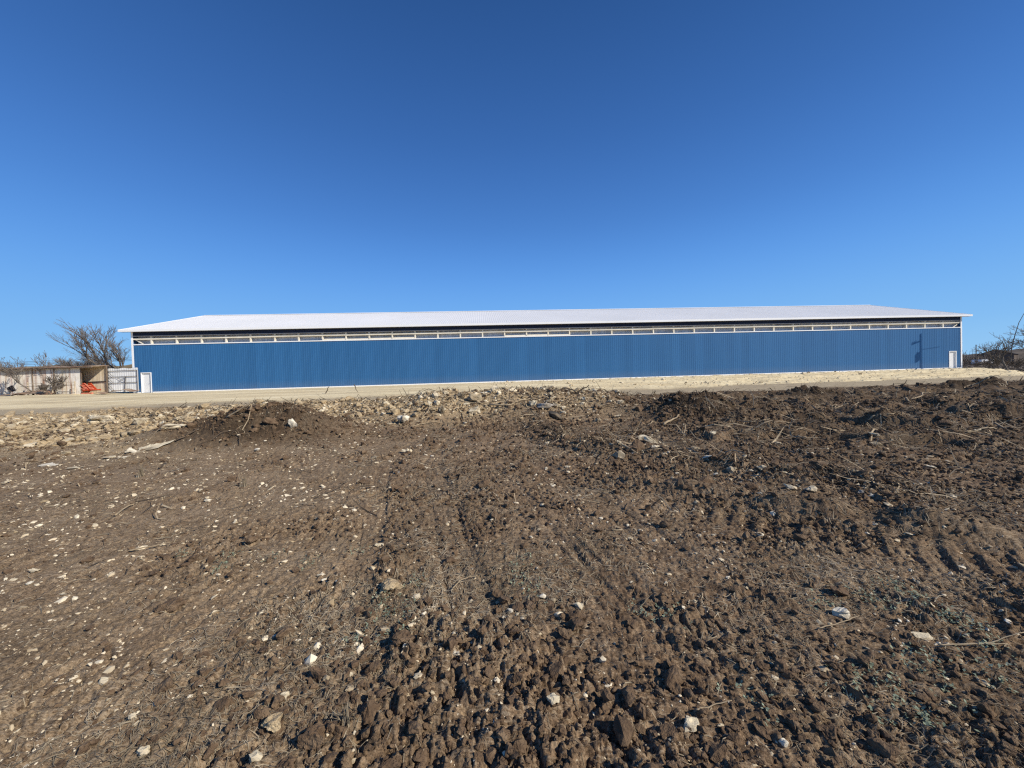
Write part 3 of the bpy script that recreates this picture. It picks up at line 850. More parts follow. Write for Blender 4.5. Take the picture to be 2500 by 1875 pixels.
def build_shed():
    y0 = 36.9; zb = .13; xr = -40.72 - at(198, y0)
    root = empty('rusty_shed', (at(198, y0), y0, zb), 'low old shed with rust streaked pale sheet wall and an open end bay', 'shed')
    top = 2.62
    v, f = corrugated(-20, 0, .09, .012, lambda x, o, k: (x, -o, (-.1, top - .012 * x * 0)[k]))
    MB().add(v, f).build('front_wall', M['rustwall'], root)
    v, f = corrugated(-20, xr, .09, .012, lambda x, o, k: (x, 1.1 - o, (-.1, 2.74)[k]))
    MB().add(v, f).build('back_wall', M['pine'], root)
    # roof, a little sagged
    xs = np.linspace(-20.2, xr + .04, 90); V = []; F = []
    for i, x in enumerate(xs):
        sag = .03 * math.sin(x * 1.3) + .02 * math.sin(x * 3.1) - .012 * (x + 20) * .25
        for (yy, zz) in ((-.34, 2.66), (1.25, 2.80), (1.25, 2.85), (-.34, 2.72)):
            V.append((x, yy, zz + sag))
    for i in range(len(xs) - 1):
        for k in range(4): F.append((i * 4 + k, i * 4 + (k + 1) % 4, (i + 1) * 4 + (k + 1) % 4, (i + 1) * 4 + k))
    F.append((0, 1, 2, 3)); F.append(tuple((len(xs) - 1) * 4 + k for k in (3, 2, 1, 0)))
    MB().add(V, F).build('roof', M['rust'], root)
    mb = MB(); mb.box(-20.1, xr, -.30, -.25, 2.5, 2.66); mb.build('beam', M['oldwood'], root)
    MB().tube([(xr + .02, 1.0, -.1), (xr + .04, 1.0, 2.72)], .075, 8).build('post', M['oldwood'], root)
    MB().tube([(.05, .02, -.1), (.06, .02, 2.6)], .06, 8).build('post', M['oldwood'], root)
    MB().tube([(-1.2, 1.03, 1.13), (xr, 1.03, 1.16)], .045, 6).build('rail', M['metal_dark'], root)
    for xx, ww in ((-2.6, .12), (-4.7, .1), (-10.0, .22), (-8.1, .08)):
        MB().box(xx, xx + ww, -.05, -.02, -.05, 2.58).build('batten', M['rust'], root)


build_shed()

# gate of pale sheet between shed and barn
gr = empty('sheet_gate', (at(265.5, 38.05), 38.05, .12), 'pale ribbed metal gate with dark pipe rails beside the blue barn corner', 'gate')
v, f = strip(ribbed_noholes(0, 3.05, .2286, .012, .03, .09), lambda x, o, k: (x, -o, (.06, 2.44 + .03 * math.sin(x * 5))[k]))
MB().add(v, f).build('sheet', M['galv'], gr)
for zz in (.96, 1.58, 2.18):
    MB().tube([(.0, -.07, zz), (3.0, -.07, zz + .03)], .026, 6).build('rail', M['metal_dark'], gr)
MB().tube([(2.98, -.07, .0), (2.98, -.07, 2.25)], .022, 6).build('upright', M['metal_dark'], gr)
MB().tube([(.02, -.07, .0), (.02, -.07, 2.4)], .04, 6).build('upright', M['metal_dark'], gr)
MB().tube([(1.72, -.10, .05), (1.84, -.10, 1.6)], .035, 6).build('upright', M['metal_dark'], gr)
for a, b in (((.05, 2.1), (.62, 1.62)), ((.05, 1.5), (.6, .98)), ((.05, .9), (.75, .08)), ((1.0, 1.5), (1.7, 1.1)), ((1.05, 1.05), (1.75, 1.5))):
    MB().tube([(a[0], -.095, a[1]), (b[0], -.095, b[1])], .016, 5).build('brace', M['metal_dark'], gr)

# red implement parked in the open bay
rx, ry = at(200, 36.95), 36.95
rd = empty('red_implement', (rx, ry, .1), 'orange red steel farm implement with sloping side and tray, in the open shed bay', 'farm implement')
rd.scale = (.72, .9, .92)
side = [(0, 0.1), (0, 1.18), (.42, 1.16), (1.15, .5), (1.5, .42), (1.78, .46), (1.7, .34), (.3, .30)]
vs = [(x, 0, z) for x, z in side] + [(x, .06, z) for x, z in side]; n = len(side)
MB().add(vs, [tuple(range(n))[::-1], tuple(range(n, 2 * n))] + [(i, (i + 1) % n, n + (i + 1) % n, n + i) for i in range(n)]).build('side_plate', M['red'], rd)
vs = [(x, .6, z) for x, z in side] + [(x, .66, z) for x, z in side]
MB().add(vs, [tuple(range(n))[::-1], tuple(range(n, 2 * n))] + [(i, (i + 1) % n, n + (i + 1) % n, n + i) for i in range(n)]).build('side_plate', M['red'], rd)
MB().add([(.35, -.25, .36), (1.85, -.25, .47), (1.75, .6, .47), (.35, .6, .36), (.35, -.25, .30), (1.85, -.25, .42), (1.75, .6, .42), (.35, .6, .30)],
         [(0, 1, 2, 3), (7, 6, 5, 4), (0, 4, 5, 1), (1, 5, 6, 2), (2, 6, 7, 3), (3, 7, 4, 0)]).build('tray', M['red'], rd)
MB().box(.3, 1.7, -.3, -.1, 0, .13).build('skid', M['fadedred'], rd)
for k, (xx, zz) in enumerate(((.12, .95), (.34, .78), (.5, .62), (.2, .55))):
    MB().tube([(xx - .12, -.10, zz), (xx + .3, -.1, zz - .10), (xx + .3, .6, zz - .1)], .055, 6).build('rung', M['fadedred'], rd)
MB().bar((.42, -.03, 1.14), (1.2, -.03, .52), .05, .06).build('edge_bar', M['fadedred'], rd)


def warped_sheet(name, label, cat, loc, lx, ly, hfun, mat, rz=0, nx=24, ny=8):
    V = []; F = []
    for i in range(nx):
        for j in range(ny):
            u = i / (nx - 1); v = j / (ny - 1)
            V.append(((u - .5) * lx, (v - .5) * ly, hfun(u, v)))
    for i in range(nx - 1):
        for j in range(ny - 1): F.append((i * ny + j, (i + 1) * ny + j, (i + 1) * ny + j + 1, i * ny + j + 1))
    o = mesh_np(name, V, F, mat); o.location = loc; o.rotation_euler = (0, 0, rz)
    sm = o.modifiers.new('thickness', 'SOLIDIFY'); sm.thickness = .02
    return tag(o, label, cat)


warped_sheet('scrap_sheet', 'dark warped sheet curling up from the gravel in front of the pale gate', 'metal sheet', (at(286, 35.9), 35.9, .14), 3.3, 1.1,
             lambda u, v: .12 + .20 * max(0, math.sin((u - .28) * 4.2)) * (.6 + .4 * v) - .14 * (1 - v) * (u < .5) + .05 * math.sin(u * 17 + v * 3), M['rust'], .06)
warped_sheet('scrap_sheet', 'long rusty arched sheet lying on the scrap pile before the shed', 'metal sheet', (at(78, 36.0), 36.0, .30), 3.4, 1.0,
             lambda u, v: .35 * math.sin(u * math.pi) * (.5 + .5 * v) + .08 * math.sin(u * 11) - .2 * (1 - v), M['rust'], -.05)
warped_sheet('scrap_sheet', 'flat brown sheet low at the far left of the scrap pile', 'metal sheet', (at(18, 35.9), 35.9, .2), 4.0, 1.1,
             lambda u, v: .05 + .14 * u + .05 * math.sin(u * 9 + v * 4) - .1 * (1 - v), M['rust'], .02)
warped_sheet('scrap_sheet', 'small dark upturned scrap plate standing above the scrap pile', 'metal sheet', (at(28, 36.2), 36.2, .66), .6, .4,
             lambda u, v: .5 * (.5 - u) + .25 * v, M['metal_dark'], -.3, 8, 5)

# wire fence in front of the shed
fe = empty('wire_fence', (at(68, 36.4), 36.4, .13), 'thin yellowish pipe and wire fence along the rusty shed wall', 'fence')
for xx in (0, 2.4, 4.55):
    MB().tube([(xx, 0, -.1), (xx + .03, 0, 1.25)], .045, 6).build('post', M['pine'], fe)
for zz, mt in ((1.12, 'pine'), (.86, 'metal_dark'), (.5, 'pine'), (.12, 'metal_dark')):
    MB().tube([(-.6, -.05, zz), (2.4, -.06, zz + .02), (4.6, -.05, zz)], .018, 5).build('rail', M[mt], fe)

# ------------------------------------------------------------------ trees
def grow(rnd, segs, p, d, length, rad, depth, maxd, bias, spread, up):
    steps = 3
    q = Vector(p); dd = Vector(d)
    for k in range(steps):
        nd = (dd + Vector((rnd.gauss(0, .14), rnd.gauss(0, .14), rnd.gauss(0, .10))) + bias * .10 + Vector((0, 0, up * .05))).normalized()
        q2 = q + nd * (length / steps)
        r0 = rad * (1 - .28 * k / steps); r1 = rad * (1 - .28 * (k + 1) / steps)
        segs.append((Vector(q), Vector(q2), r0, r1, depth))
        q, dd = q2, nd
        if depth >= 1 and depth < maxd and rnd.random() < .75:
            a = (dd + Vector((rnd.gauss(0, spread), rnd.gauss(0, spread), rnd.gauss(.1, spread * .6)))).normalized()
            grow(rnd, segs, q, a, length * rnd.uniform(.5, .75), rad * .45, depth + 1, maxd, bias, spread, up)
    if depth < maxd:
        for c in range(2 if depth else 3):
            a = (dd + Vector((rnd.gauss(0, spread), rnd.gauss(0, spread), rnd.gauss(.05, spread * .6))) + bias * .25).normalized()
            grow(rnd, segs, q, a, length * rnd.uniform(.62, .86), rad * .62, depth + 1, maxd, bias, spread, up)


def seg_mesh(segs, n, rmin):
    A = np.array([q[0][:] for q in segs]); B = np.array([q[1][:] for q in segs])
    r0 = np.maximum(np.array([q[2] for q in segs]), rmin)[:, None]; r1 = np.maximum(np.array([q[3] for q in segs]), rmin)[:, None]
    D = B - A; D /= np.maximum(np.linalg.norm(D, axis=1, keepdims=True), 1e-9)
    S_ = np.cross(D, np.array([.3, .2, .9])); S_ /= np.maximum(np.linalg.norm(S_, axis=1, keepdims=True), 1e-9); T = np.cross(D, S_)
    V = np.zeros((len(segs), 2 * n, 3))
    for k in range(n):
        w_ = S_ * math.cos(k * 2 * math.pi / n) + T * math.sin(k * 2 * math.pi / n)
        V[:, k] = A + w_ * r0; V[:, n + k] = B + w_ * r1
    k = np.arange(n); k2 = (k + 1) % n
    F = (np.arange(len(segs)) * 2 * n)[:, None, None] + np.stack([k, k2, n + k2, n + k], 1)[None]
    return V.reshape(-1, 3), F.reshape(-1, 4)


def bare_tree(name, label, cat, x, y, h, seed, bias=(0, 0, 0), maxd=5, spread=.5, stems=1, lean=(0, 0), trad=None, rmin=.011, up=.6, group=None, z=None):
    rnd = random.Random(seed)
    zz = gz(x, y) - .05 if z is None else z
    root = empty(name, (x, y, zz), label, cat, 0, group)
    segs = []; stem = []
    trad = trad or h * .022
    for s in range(stems):
        a = rnd.uniform(0, 6.28)
        d = Vector((lean[0] + (stems > 1) * .35 * math.cos(a), lean[1] + (stems > 1) * .35 * math.sin(a), 1)).normalized()
        grow(rnd, segs, Vector((.12 * math.cos(a) * (stems > 1), .12 * math.sin(a) * (stems > 1), 0)), d, h * .33, trad / math.sqrt(stems), 0, maxd, Vector(bias), spread, up)
        stem += [s] * (len(segs) - len(stem))
    top = max(q[1].z for q in segs); k = h / top
    segs = [(a * k, b * k, r0, r1, dp) for a, b, r0, r1, dp in segs]
    small = [q for q in segs if q[4] > 2]
    for st in sorted(set(stem)):
        V, F = seg_mesh([q for q, i in zip(segs, stem) if q[4] <= 2 and i == st], 6, rmin); mesh_np('trunk', V, F, M['bark'], root, smooth=True)
    if small:
        V, F = seg_mesh(small, 3, rmin); mesh_np('crown', V, F, M['twig'], root, smooth=True)
    return root




bare_tree('bare_tree', 'tallest bare grey tree behind the shed, branches swept to the left', 'tree', at(298, 50), 50, 9.5, 11, (-.16, 0, .18), 5, .38, 1, (-.05, 0), .22, .007)
bare_tree('bare_tree', 'bare tree with pale trunk close to the left corner of the blue barn', 'tree', at(314, 49), 49, 7.4, 5, (-.1, 0, .1), 5, .45, 1, (0, 0), .18, .009)
bare_tree('bare_tree', 'wide low bare tree behind the middle of the shed roof', 'tree', at(212, 52), 52, 6.8, 23, (-.35, 0, .1), 5, .5, 2, (-.1, 0), .12, .007)
bare_tree('bare_tree', 'thin low bare tree left of the wide one behind the shed', 'tree', at(172, 54), 54, 5.4, 31, (-.5, 0, .05), 5, .5, 3, (0, 0), .12, .013)
bare_tree('bare_tree', 'bare bush behind the gate between two tree trunks', 'tree', at(255, 53), 53, 5.4, 37, (-.3, 0, .05), 5, .55, 3, (0, 0), .12, .013)
bare_tree('bare_tree', 'faint bare tree at the left edge beyond the shed', 'tree', at(6, 60), 60, 6.4, 41, (-.3, 0, .1), 4, .5, 2, (0, 0), .13, .014)
bare_tree('bare_tree', 'small forked bare tree above the left part of the shed roof', 'tree', at(62, 44), 44, 4.6, 47, (-.45, 0, .1), 4, .45, 1, (-.25, 0), .09, .012)
bare_tree('bare_tree', 'slim dark leafless tree growing against the rusty shed wall', 'tree', at(88, 36.3), 36.3, 4.5, 53, (-.15, 0, .2), 4, .42, 2, (-.05, 0), .10, .012)
bare_tree('sapling', 'low leafless sapling by the fence before the rusty wall', 'sapling', at(116, 36.1), 36.1, 2.3, 59, (.1, 0, .2), 4, .45, 2, (0, 0), .06, .012)
bare_tree('sapling', 'twiggy bush beside the end of the scrap pile', 'sapling', at(126, 35.9), 35.9, 1.2, 61, (.1, 0, .0), 4, .6, 4, (0, 0), .05, .010)

# right-hand background
bare_tree('bare_tree', 'bare tree with one long arching shoot at the right edge', 'tree', at(2468, 46), 46, 5.3, 71, (.15, 0, .2), 4, .5, 2, (.05, 0), .14, .012)
tr = [o for o in COL.objects if o.name.startswith('bare_tree')][-1]
shoot = [(0, 0, 1.5), (.15, 0, 3.2), (.45, -.1, 4.8), (.9, -.1, 6.2), (1.4, -.2, 7.3), (2.0, -.2, 7.8), (2.7, -.2, 7.9)]
MB().tube(shoot, [.06, .05, .04, .032, .027, .022, .018], 5).build('shoot', M['bark'], tr)
bare_tree('bare_tree', 'leaning bare tree cut off by the right edge', 'tree', at(2530, 46), 46, 5.0, 73, (.6, 0, .1), 4, .40, 2, (.35, 0), .13, .012)
for k, (px, Y, h, lab) in enumerate(((2418, 50, 2.1, 'thin leaning sapling nearest the blue barn on the right'), (2432, 48, 2.6, 'dark straight sapling right of the thin leaning one'),
                                     (2446, 52, 2.4, 'twiggy sapling between dark stem and bare tree'), (2486, 47, 2.3, 'leaning dark stem right of the bare tree'),
                                     (2400, 60, 2.2, 'small scrub sapling out in the tan field'))):
    bare_tree('sapling', lab, 'sapling', at(px, Y), Y, h, 80 + k, ((-.1, .2, .0, .3, 0)[k], 0, .1), 4, .5, 2, (.1, 0), .06, .013)
# tree and bush just outside the frame whose thin shadows reach the wall and door
bare_tree('bare_tree', 'bare tree out of view right of the barn', 'tree', 60.2, 42.3, 6.6, 97, (.1, 0, .1), 5, .5, 2, (.1, 0), .10, .012)


def thicket(name, label, spots, seed):
    """far-off winter brush that reads as one mass"""
    rnd = random.Random(seed); segs = []
    for (px, Y, w_, h) in spots:
        for k in range(int(7 * w_ / 8) + 3):
            x = at(px, Y) + rnd.uniform(-w_ / 2, w_ / 2); y = Y + rnd.uniform(-3, 3); z = -1.1 + max(0, (x - 150) * .03)
            hh = h * rnd.uniform(.55, 1.05)
            for j in range(17):
                a = Vector((x + rnd.gauss(0, .5), y + rnd.gauss(0, .5), z + hh * rnd.uniform(0, .7)))
                b = a + Vector((rnd.gauss(0, .55), rnd.gauss(0, .55), hh * rnd.uniform(.15, .4)))
                segs.append((a, b, .05, .03, 3))
    V, F = seg_mesh(segs, 3, .02)
    o = mesh_np(name, V, F, M['twig'], smooth=True)
    return tag(o, label, None, kind='stuff')


thicket('brush_line', 'grey brown winter brush along the field edge right of the barn',
        [(2352, 120, 9, 5.0), (2362, 125, 8, 5.5), (2375, 118, 8, 5.6), (2388, 118, 7, 6.3), (2352, 90, 8, 1.6), (2375, 90, 8, 1.5), (2420, 75, 10, 1.3), (2440, 72, 9, 1.6), (2462, 70, 8, 1.8), (2480, 68, 8, 2.1), (2500, 66, 9, 2.0),
         (2520, 66, 9, 2.2), (2560, 66, 12, 2.2), (2500, 62, 14, 1.3), (2540, 60, 14, 1.4)], 5)
thicket('brush_line', 'grey winter brush behind the gate and shed',
        [(165, 62, 6, 3.6), (195, 60, 7, 4.2), (225, 60, 7, 4.4), (255, 58, 6, 4.4), (290, 58, 6, 4.0), (325, 58, 5, 4.0)], 6)


def house(name, label, px, Y, wd, dp, wh, rh, zb, rz, roofm, wallm):
    r = empty(name, (at(px, Y), Y, zb), label, 'house', rz)
    MB().add([(-wd / 2, -dp / 2, -1), (wd / 2, -dp / 2, -1), (wd / 2, dp / 2, -1), (-wd / 2, dp / 2, -1), (-wd / 2, -dp / 2, wh), (wd / 2, -dp / 2, wh), (wd / 2, dp / 2, wh), (-wd / 2, dp / 2, wh),
              (-wd / 2, 0, wh + rh - .1), (wd / 2, 0, wh + rh - .1)],
             [(0, 1, 5, 4), (2, 3, 7, 6), (1, 2, 6, 9, 5), (3, 0, 4, 8, 7)]).build('wall', wallm, r)
    e = .5
    MB().add([(-wd / 2 - e, -dp / 2 - e, wh - .15), (wd / 2 + e, -dp / 2 - e, wh - .15), (wd / 2 + e, 0, wh + rh), (-wd / 2 - e, 0, wh + rh), (-wd / 2 - e, dp / 2 + e, wh - .15), (wd / 2 + e, dp / 2 + e, wh - .15)],
             [(0, 1, 2, 3), (3, 2, 5, 4)]).build('roof', roofm, r)
    for k in range(3):
        x = -wd / 2 + wd * (k + .7) / 3.4
        MB().box(x - .5, x + .5, -dp / 2 - .04, -dp / 2 + .02, .9, 2.0).build('window', M['glass'], r)
    return r


house('house', 'brown house with low dark roof on the rise at far right', 2436, 150, 11, 9, 2.6, 2.0, 1.2, .55, M['roofdark'], M['brick'])
tl = empty('white_trailer', (at(2404, 110), 110, -.2), 'long low white trailer standing beyond the field at far right', 'trailer', .1)
MB().box(-2.6, 2.6, -1.1, 1.1, .7, 1.75).build('body', M['white'], tl)
MB().box(-2.65, 2.65, -1.15, 1.15, 1.75, 1.85).build('roof', M['tin'], tl)
for xx in (-1.2, .6):
    MB().tube([(xx, -1.0, .35), (xx, 1.0, .35)], .35, 10).build('wheel', M['metal_dark'], tl)


def utility_pole(label, x, y, h, rz, rad=.14, arm=True, box=False, z=None):
    z = gz(x, y) if z is None else z
    r = empty('utility_pole', (x, y, z), label, 'pole', rz)
    MB().tube([(0, 0, -.3), (0, 0, h)], [rad * 1.1, rad * .85], 10).build('pole', M['pole'], r)
    if arm:
        MB().box(-.62, .12, -rad - .1, -rad, h - .75, h - .66).build('crossarm', M['pole'], r)
        MB().tube([(.1, 0, h - 1.9), (1.6, -.1, h - 2.35)], .02, 5).build('service_arm', M['metal_dark'], r)
        for q in (-.58, -.42, -.28):
            MB().tube([(q, -rad - .05, h - .63), (q, -rad - .05, h - .45)], [.05, .03], 8).build('insulator', M['tin'], r)
    if box:
        b = MB().tube([(-.28, .0, h - 3.05), (-.28, .0, h - 2.2)], .17, 14).build('transformer', M['tin'], r)
        MB().tube([(-.28, 0, h - 2.2), (-.28, 0, h - 2.0)], .05, 8).build('bushing', M['tin'], b)
        MB().bar((-.3, 0, h - 2.5), (-.05, 0, h - 2.5), .06).build('bracket', M['metal_dark'], r)
    return r


# the pole whose shadow lies on the wall stands just outside the right edge of the frame
PSH = 87.5
wp = np.array([BA[0] + BD[0] * PSH, BA[1] + BD[1] * PSH])
tdist = 9.3
pxw = wp + tdist * np.array([math.cos(R(SUN_AZ)), -math.sin(R(SUN_AZ))])
poleh = 4.2 + tdist * math.tan(R(SUN_EL)) - gz(pxw[0], pxw[1])
utility_pole('wooden utility pole with transformer standing out of view right of the barn', pxw[0], pxw[1], poleh, .5, .085, True, True)
utility_pole('distant thin utility pole beyond the field right of the barn', at(2384, 115), 115, 7.2, .2, .12, False, False, z=-1.0)

pl = empty('power_lines', (-80, 62, 0), 'dark overhead wires strung above the rusty shed roof at left', 'power line')
for k, zz in enumerate((5.0, 5.25, 5.5)):
    pts = [(-60 + i * 8, k * .2, zz - .25 * math.sin(i / 12 * math.pi) + .02 * i) for i in range(13)]
    MB().tube(pts, .022, 4).build('wire', M['metal_dark'], pl)

# ------------------------------------------------------------------ rocks, clods, sticks
def ico(sub):
    import bmesh
    bm = bmesh.new(); bmesh.ops.create_icosphere(bm, subdivisions=sub, radius=1)
    v = np.array([p.co[:] for p in bm.verts]); f = np.array([[q.index for q in t.verts] for t in bm.faces])
    bm.free(); return v, f


ICO = {s: ico(s) for s in (1, 2, 3, 4)}


def rock_shape(seed, sub=3, cuts=9, rough=.06, lump=.18):
    rg = np.random.default_rng(seed)
    v, f = ICO[sub]; v = v.copy()
    for k in range(3):
        d = rg.normal(size=3); d /= np.linalg.norm(d)
        v *= (1 + lump * np.sin(v @ d * rg.uniform(1.5, 3.5) + rg.uniform(0, 6)))[:, None]
    for k in range(cuts):
        d = rg.normal(size=3); d /= np.linalg.norm(d); o = rg.uniform(.45, .8)
        e = v @ d - o; v = v - np.where(e > 0, e, 0)[:, None] * d[None]
    for k in range(5):
        d = rg.normal(size=3) * 4.5; v = v * (1 + lump * .35 * np.sin(v @ d + rg.uniform(0, 6)))[:, None]
    v = v + rg.normal(size=v.shape) * rough * (.35 if sub > 2 else .5)
    v -= (v.max(0) + v.min(0)) / 2
    return v / np.abs(v).max(0), f


def rotm(rg):
    a, b, c = rg.uniform(0, 6.28), rg.normal(0, .25), rg.normal(0, .25)
    return np.array(Matrix.Rotation(a, 3, 'Z') @ Matrix.Rotation(b, 3, 'X') @ Matrix.Rotation(c, 3, 'Y'))


def stone(px, py, wpx, hpx, label, mat='stone', flat=None, name='stone', cat='stone', seed=None, sub=3, tilt=None, cuts=9, sink=.28, aspect=.8):
    x, y, z = hit(px, py + hpx * .45)
    wd = wpx * y / FPX; ht = hpx * y / FPX
    vis = max(.15, min(1.0, 1.6 / y * 1.0))
    hh = ht * .8 if flat is None else ht * flat
    if flat:
        x, y, z = hit(px, py)
        dep = np.clip(.5 * hpx * y * y / (FPX * 1.45), .35 * wd, .75 * wd); wd *= .8; aspect = dep / wd
        hh = min(hh, .12); sink = max(sink, .25)
        if tilt is None:
            e = max(.1, wd * .3)
            gx = (gz(x + e, y) - gz(x - e, y)) / (2 * e); gy = (gz(x, y + e) - gz(x, y - e)) / (2 * e)
            tilt = (math.atan(gy) + .06, -math.atan(gx))
    if flat and name == 'stone': cuts = 4; hh = max(hh, .22 * wd)
    v, f = rock_shape(seed or int(px * 7 + py), max(sub, 4) if flat else sub, cuts, .06, .34 if flat else .2)
    v = v * np.array([wd / 2, wd / 2 * aspect, hh / 2])
    if tilt: v = v @ np.array(Matrix.Rotation(tilt[0], 3, 'X') @ Matrix.Rotation(tilt[1], 3, 'Y')).T
    o = mesh_np(name, v, f, M[mat], smooth=False)
    yy = y if flat else y + wd * .2
    o.location = (x, yy, gz(x, yy) + hh * (.5 - sink))
    return tag(o, label, cat)


S = stone
S(237, 1019, 66, 30, 'largest pale boulder, smeared with clay, on the tan heap at left', name='boulder', cat='boulder', sub=4, aspect=.7)
S(409, 1041, 58, 17, 'flat cream slab on tan soil just left of the dark mound', name='rock_slab', cat='rock slab', cuts=12, sub=4)
S(714, 1033, 22, 32, 'upright pale stone standing on edge at the right end of the dark mound', 'stone_white', name='boulder', cat='boulder', sink=.15, aspect=.5)
S(149, 1048, 36, 13, 'squarish cream block half buried below the largest boulder', name='rock_slab', cat='rock slab')
S(372, 1094, 92, 30, 'broad pinkish cream slab partly covered by soil, left foot of the dark mound', name='rock_slab', cat='rock slab', flat=.25, sub=4, cuts=12, sink=.05)
S(322, 1103, 36, 16, 'thin white lipped flake with black gap beneath, beside the broad slab', 'stone_white', name='rock_slab', cat='rock slab', flat=.5, tilt=(.2, .45), sink=0)
S(120, 1136, 62, 16, 'long grey white slab lying flat in the soil at far left', 'stone_white', name='rock_slab', cat='rock slab', flat=.2, cuts=14, sink=0)
S(180, 1142, 52, 13, 'yellowish long flake right of the grey white slab', name='rock_slab', cat='rock slab', flat=.25, sink=0)
S(268, 1118, 34, 12, 'cream stone pair piece between the long flake and thin white flake', 'stone', flat=.4)
S(299, 1118, 28, 12, 'white chunk right of the cream piece, below the broad slab', 'stone_white', flat=.4)
S(981, 1023, 33, 26, 'bright white angular boulder at the foot of the heap, left of centre', 'stone_white', name='boulder', cat='boulder', sink=.12)
S(1156, 968, 48, 32, 'large rounded tan rock set in the crest of the heap', 'stone_tan', name='boulder', cat='boulder', sub=4)
S(1332, 990, 44, 19, 'smooth flat grey slab near the right end of the heap', 'stone_grey', name='rock_slab', cat='rock slab', cuts=14)
S(1358, 1012, 44, 26, 'dark hollow slab tilted under the smooth grey slab', 'stone_dark', name='rock_slab', cat='rock slab', tilt=(.3, .35))
S(1510, 1016, 13, 11, 'small rounded yellow stone left of the dark clod heap', 'stone')
S(1460, 1023, 16, 14, 'small tan stone between grey slab and dark clod heap', 'stone_tan')
S(912, 1120, 26, 15, 'flat tan paver-like stone lying alone, left of the wheel path', 'stone_tan', flat=.4)
S(993, 1105, 40, 22, 'tilted flat tan rock with black shadow, left edge of wheel path', 'stone', flat=.6, tilt=(.15, .35))
S(967, 1156, 24, 9, 'low grey flake just below the tilted flat rock', 'stone_grey', flat=.4)
S(1552, 1083, 36, 16, 'yellowish rock cluster piece beside the peeled log', 'stone')
S(1530, 1090, 14, 9, 'yellow pebble touching the rock beside the peeled log', 'stone')
S(1598, 1073, 20, 18, 'reddish tan split rock right of the peeled log', 'stone_tan')
S(1700, 1092, 22, 14, 'orange tan stone left of the dark debris at mid right', 'stone_tan')
S(1728, 1118, 26, 12, 'white flake below the dark debris at mid right', 'stone_white', flat=.5)
S(923, 1329, 20, 12, 'cream stone just left of the centre tracks', 'stone')
S(1413, 1477, 24, 19, 'pale yellow rounded stone right of centre in the clods', 'stone')
S(1324, 1458, 20, 13, 'white stone among green weeds, centre', 'stone_white')
S(1352, 1466, 22, 14, 'brown stone between the white and the pale yellow one', 'stone_tan')
S(1246, 1491, 20, 16, 'white triangular chip in the centre wheel track', 'stone_white', flat=.5)
S(1262, 1502, 17, 13, 'cream chip next to the white triangular chip', 'stone', flat=.5)
S(1110, 1597, 36, 22, 'largest white flake in the front centre clods', 'stone_white', flat=.5)
S(1070, 1526, 40, 18, 'cream crumbly flake above the largest white flake', 'stone', flat=.4)
S(1352, 1716, 34, 28, 'round yellow stone near the bottom, right of centre', 'stone')
S(2060, 1492, 44, 30, 'large pale stone with shaded right side, front right', 'stone_white', sub=4, sink=.15)
S(2253, 1558, 62, 30, 'flat leaf shaped pale stone next to the thin branch, front right', 'stone', flat=.35, aspect=.6, sub=4, sink=.05)
S(1691, 1772, 46, 34, 'lumpy white and brown stone in clods, bottom right of centre', 'stone')
S(1917, 1815, 20, 26, 'upright white chip at the bottom edge, right', 'stone_white')
S(1760, 1776, 26, 16, 'cream flake right of the lumpy stone', 'stone', flat=.5)
S(1937, 1187, 28, 17, 'cream stone at the left of a row in the mid right', 'stone')
S(1985, 1192, 26, 18, 'yellow stone in the middle of the mid right row', 'stone')
S(1932, 1160, 24, 12, 'flat stone just above the mid right row', 'stone_tan', flat=.5)
S(2106, 1202, 20, 13, 'grey stone right of the mid right row', 'stone_grey')
S(2131, 1204, 22, 12, 'white stone at the right end of the mid right row', 'stone_white')
S(1850, 1204, 26, 7, 'thin white flake left of the mid right row', 'stone_white', flat=.4)
S(2137, 1058, 20, 13, 'lone cream block on dark soil at right', 'stone')
S(2142, 1082, 30, 11, 'buff capped lump below the lone cream block', 'stone_tan')
S(2275, 1141, 30, 8, 'long white flake in dark soil at far right', 'stone_white', flat=.4)
S(222, 1282, 20, 14, 'cream stone in the smooth soil at left, upper', 'stone')
S(82, 1396, 34, 15, 'largest cream stone in the smooth soil near the left edge', 'stone', flat=.5)
S(13, 1181, 26, 12, 'cream stone on the very left edge', 'stone', flat=.6)
S(154, 1451, 28, 7, 'long thin cream flake in the smooth soil at left', 'stone', flat=.4)
S(28, 1413, 18, 9, 'small cream stone left of the largest one in smooth soil', 'stone')
S(68, 1424, 14, 10, 'small white stone below the largest one in smooth soil', 'stone_white')
S(625, 1097, 14, 12, 'small white stone at the foot of the dark mound', 'stone_white')
S(505, 1221, 16, 8, 'white stone on bare soil below the dark mound', 'stone_white')
S(487, 1197, 11, 7, 'little cream stone above the white one below the dark mound', 'stone')
S(247, 1662, 24, 20, 'cream stone at lower left by the soil cracks', 'stone')
S(342, 1838, 32, 28, 'pale angular stone at bottom left', 'stone')
S(319, 1753, 18, 15, 'buff stone above the pale angular one at bottom left', 'stone')
S(692, 1699, 22, 30, 'upright pale stone with black shadow at its left, front left clods', 'stone', sink=.15, aspect=.6)
S(795, 1655, 16, 18, 'orange tan stone among front clods left of centre', 'stone_tan')
S(855, 1647, 14, 16, 'cream stone right of the orange tan one', 'stone')
S(620, 1848, 34, 26, 'cream crusted stone at the bottom edge left of centre', 'stone')
CG = 'large clods in the foreground'
S(658, 1767, 56, 50, 'large cracked tan clod near the bottom, left of centre', 'tanclods', name='soil_clod', cat='soil clod', sub=4, sink=.2, cuts=5)
S(952, 1432, 64, 46, 'large matted tan clod with black shadow, left of the wheel path', 'tanclods', name='soil_clod', cat='soil clod', sub=4, sink=.2, cuts=3)
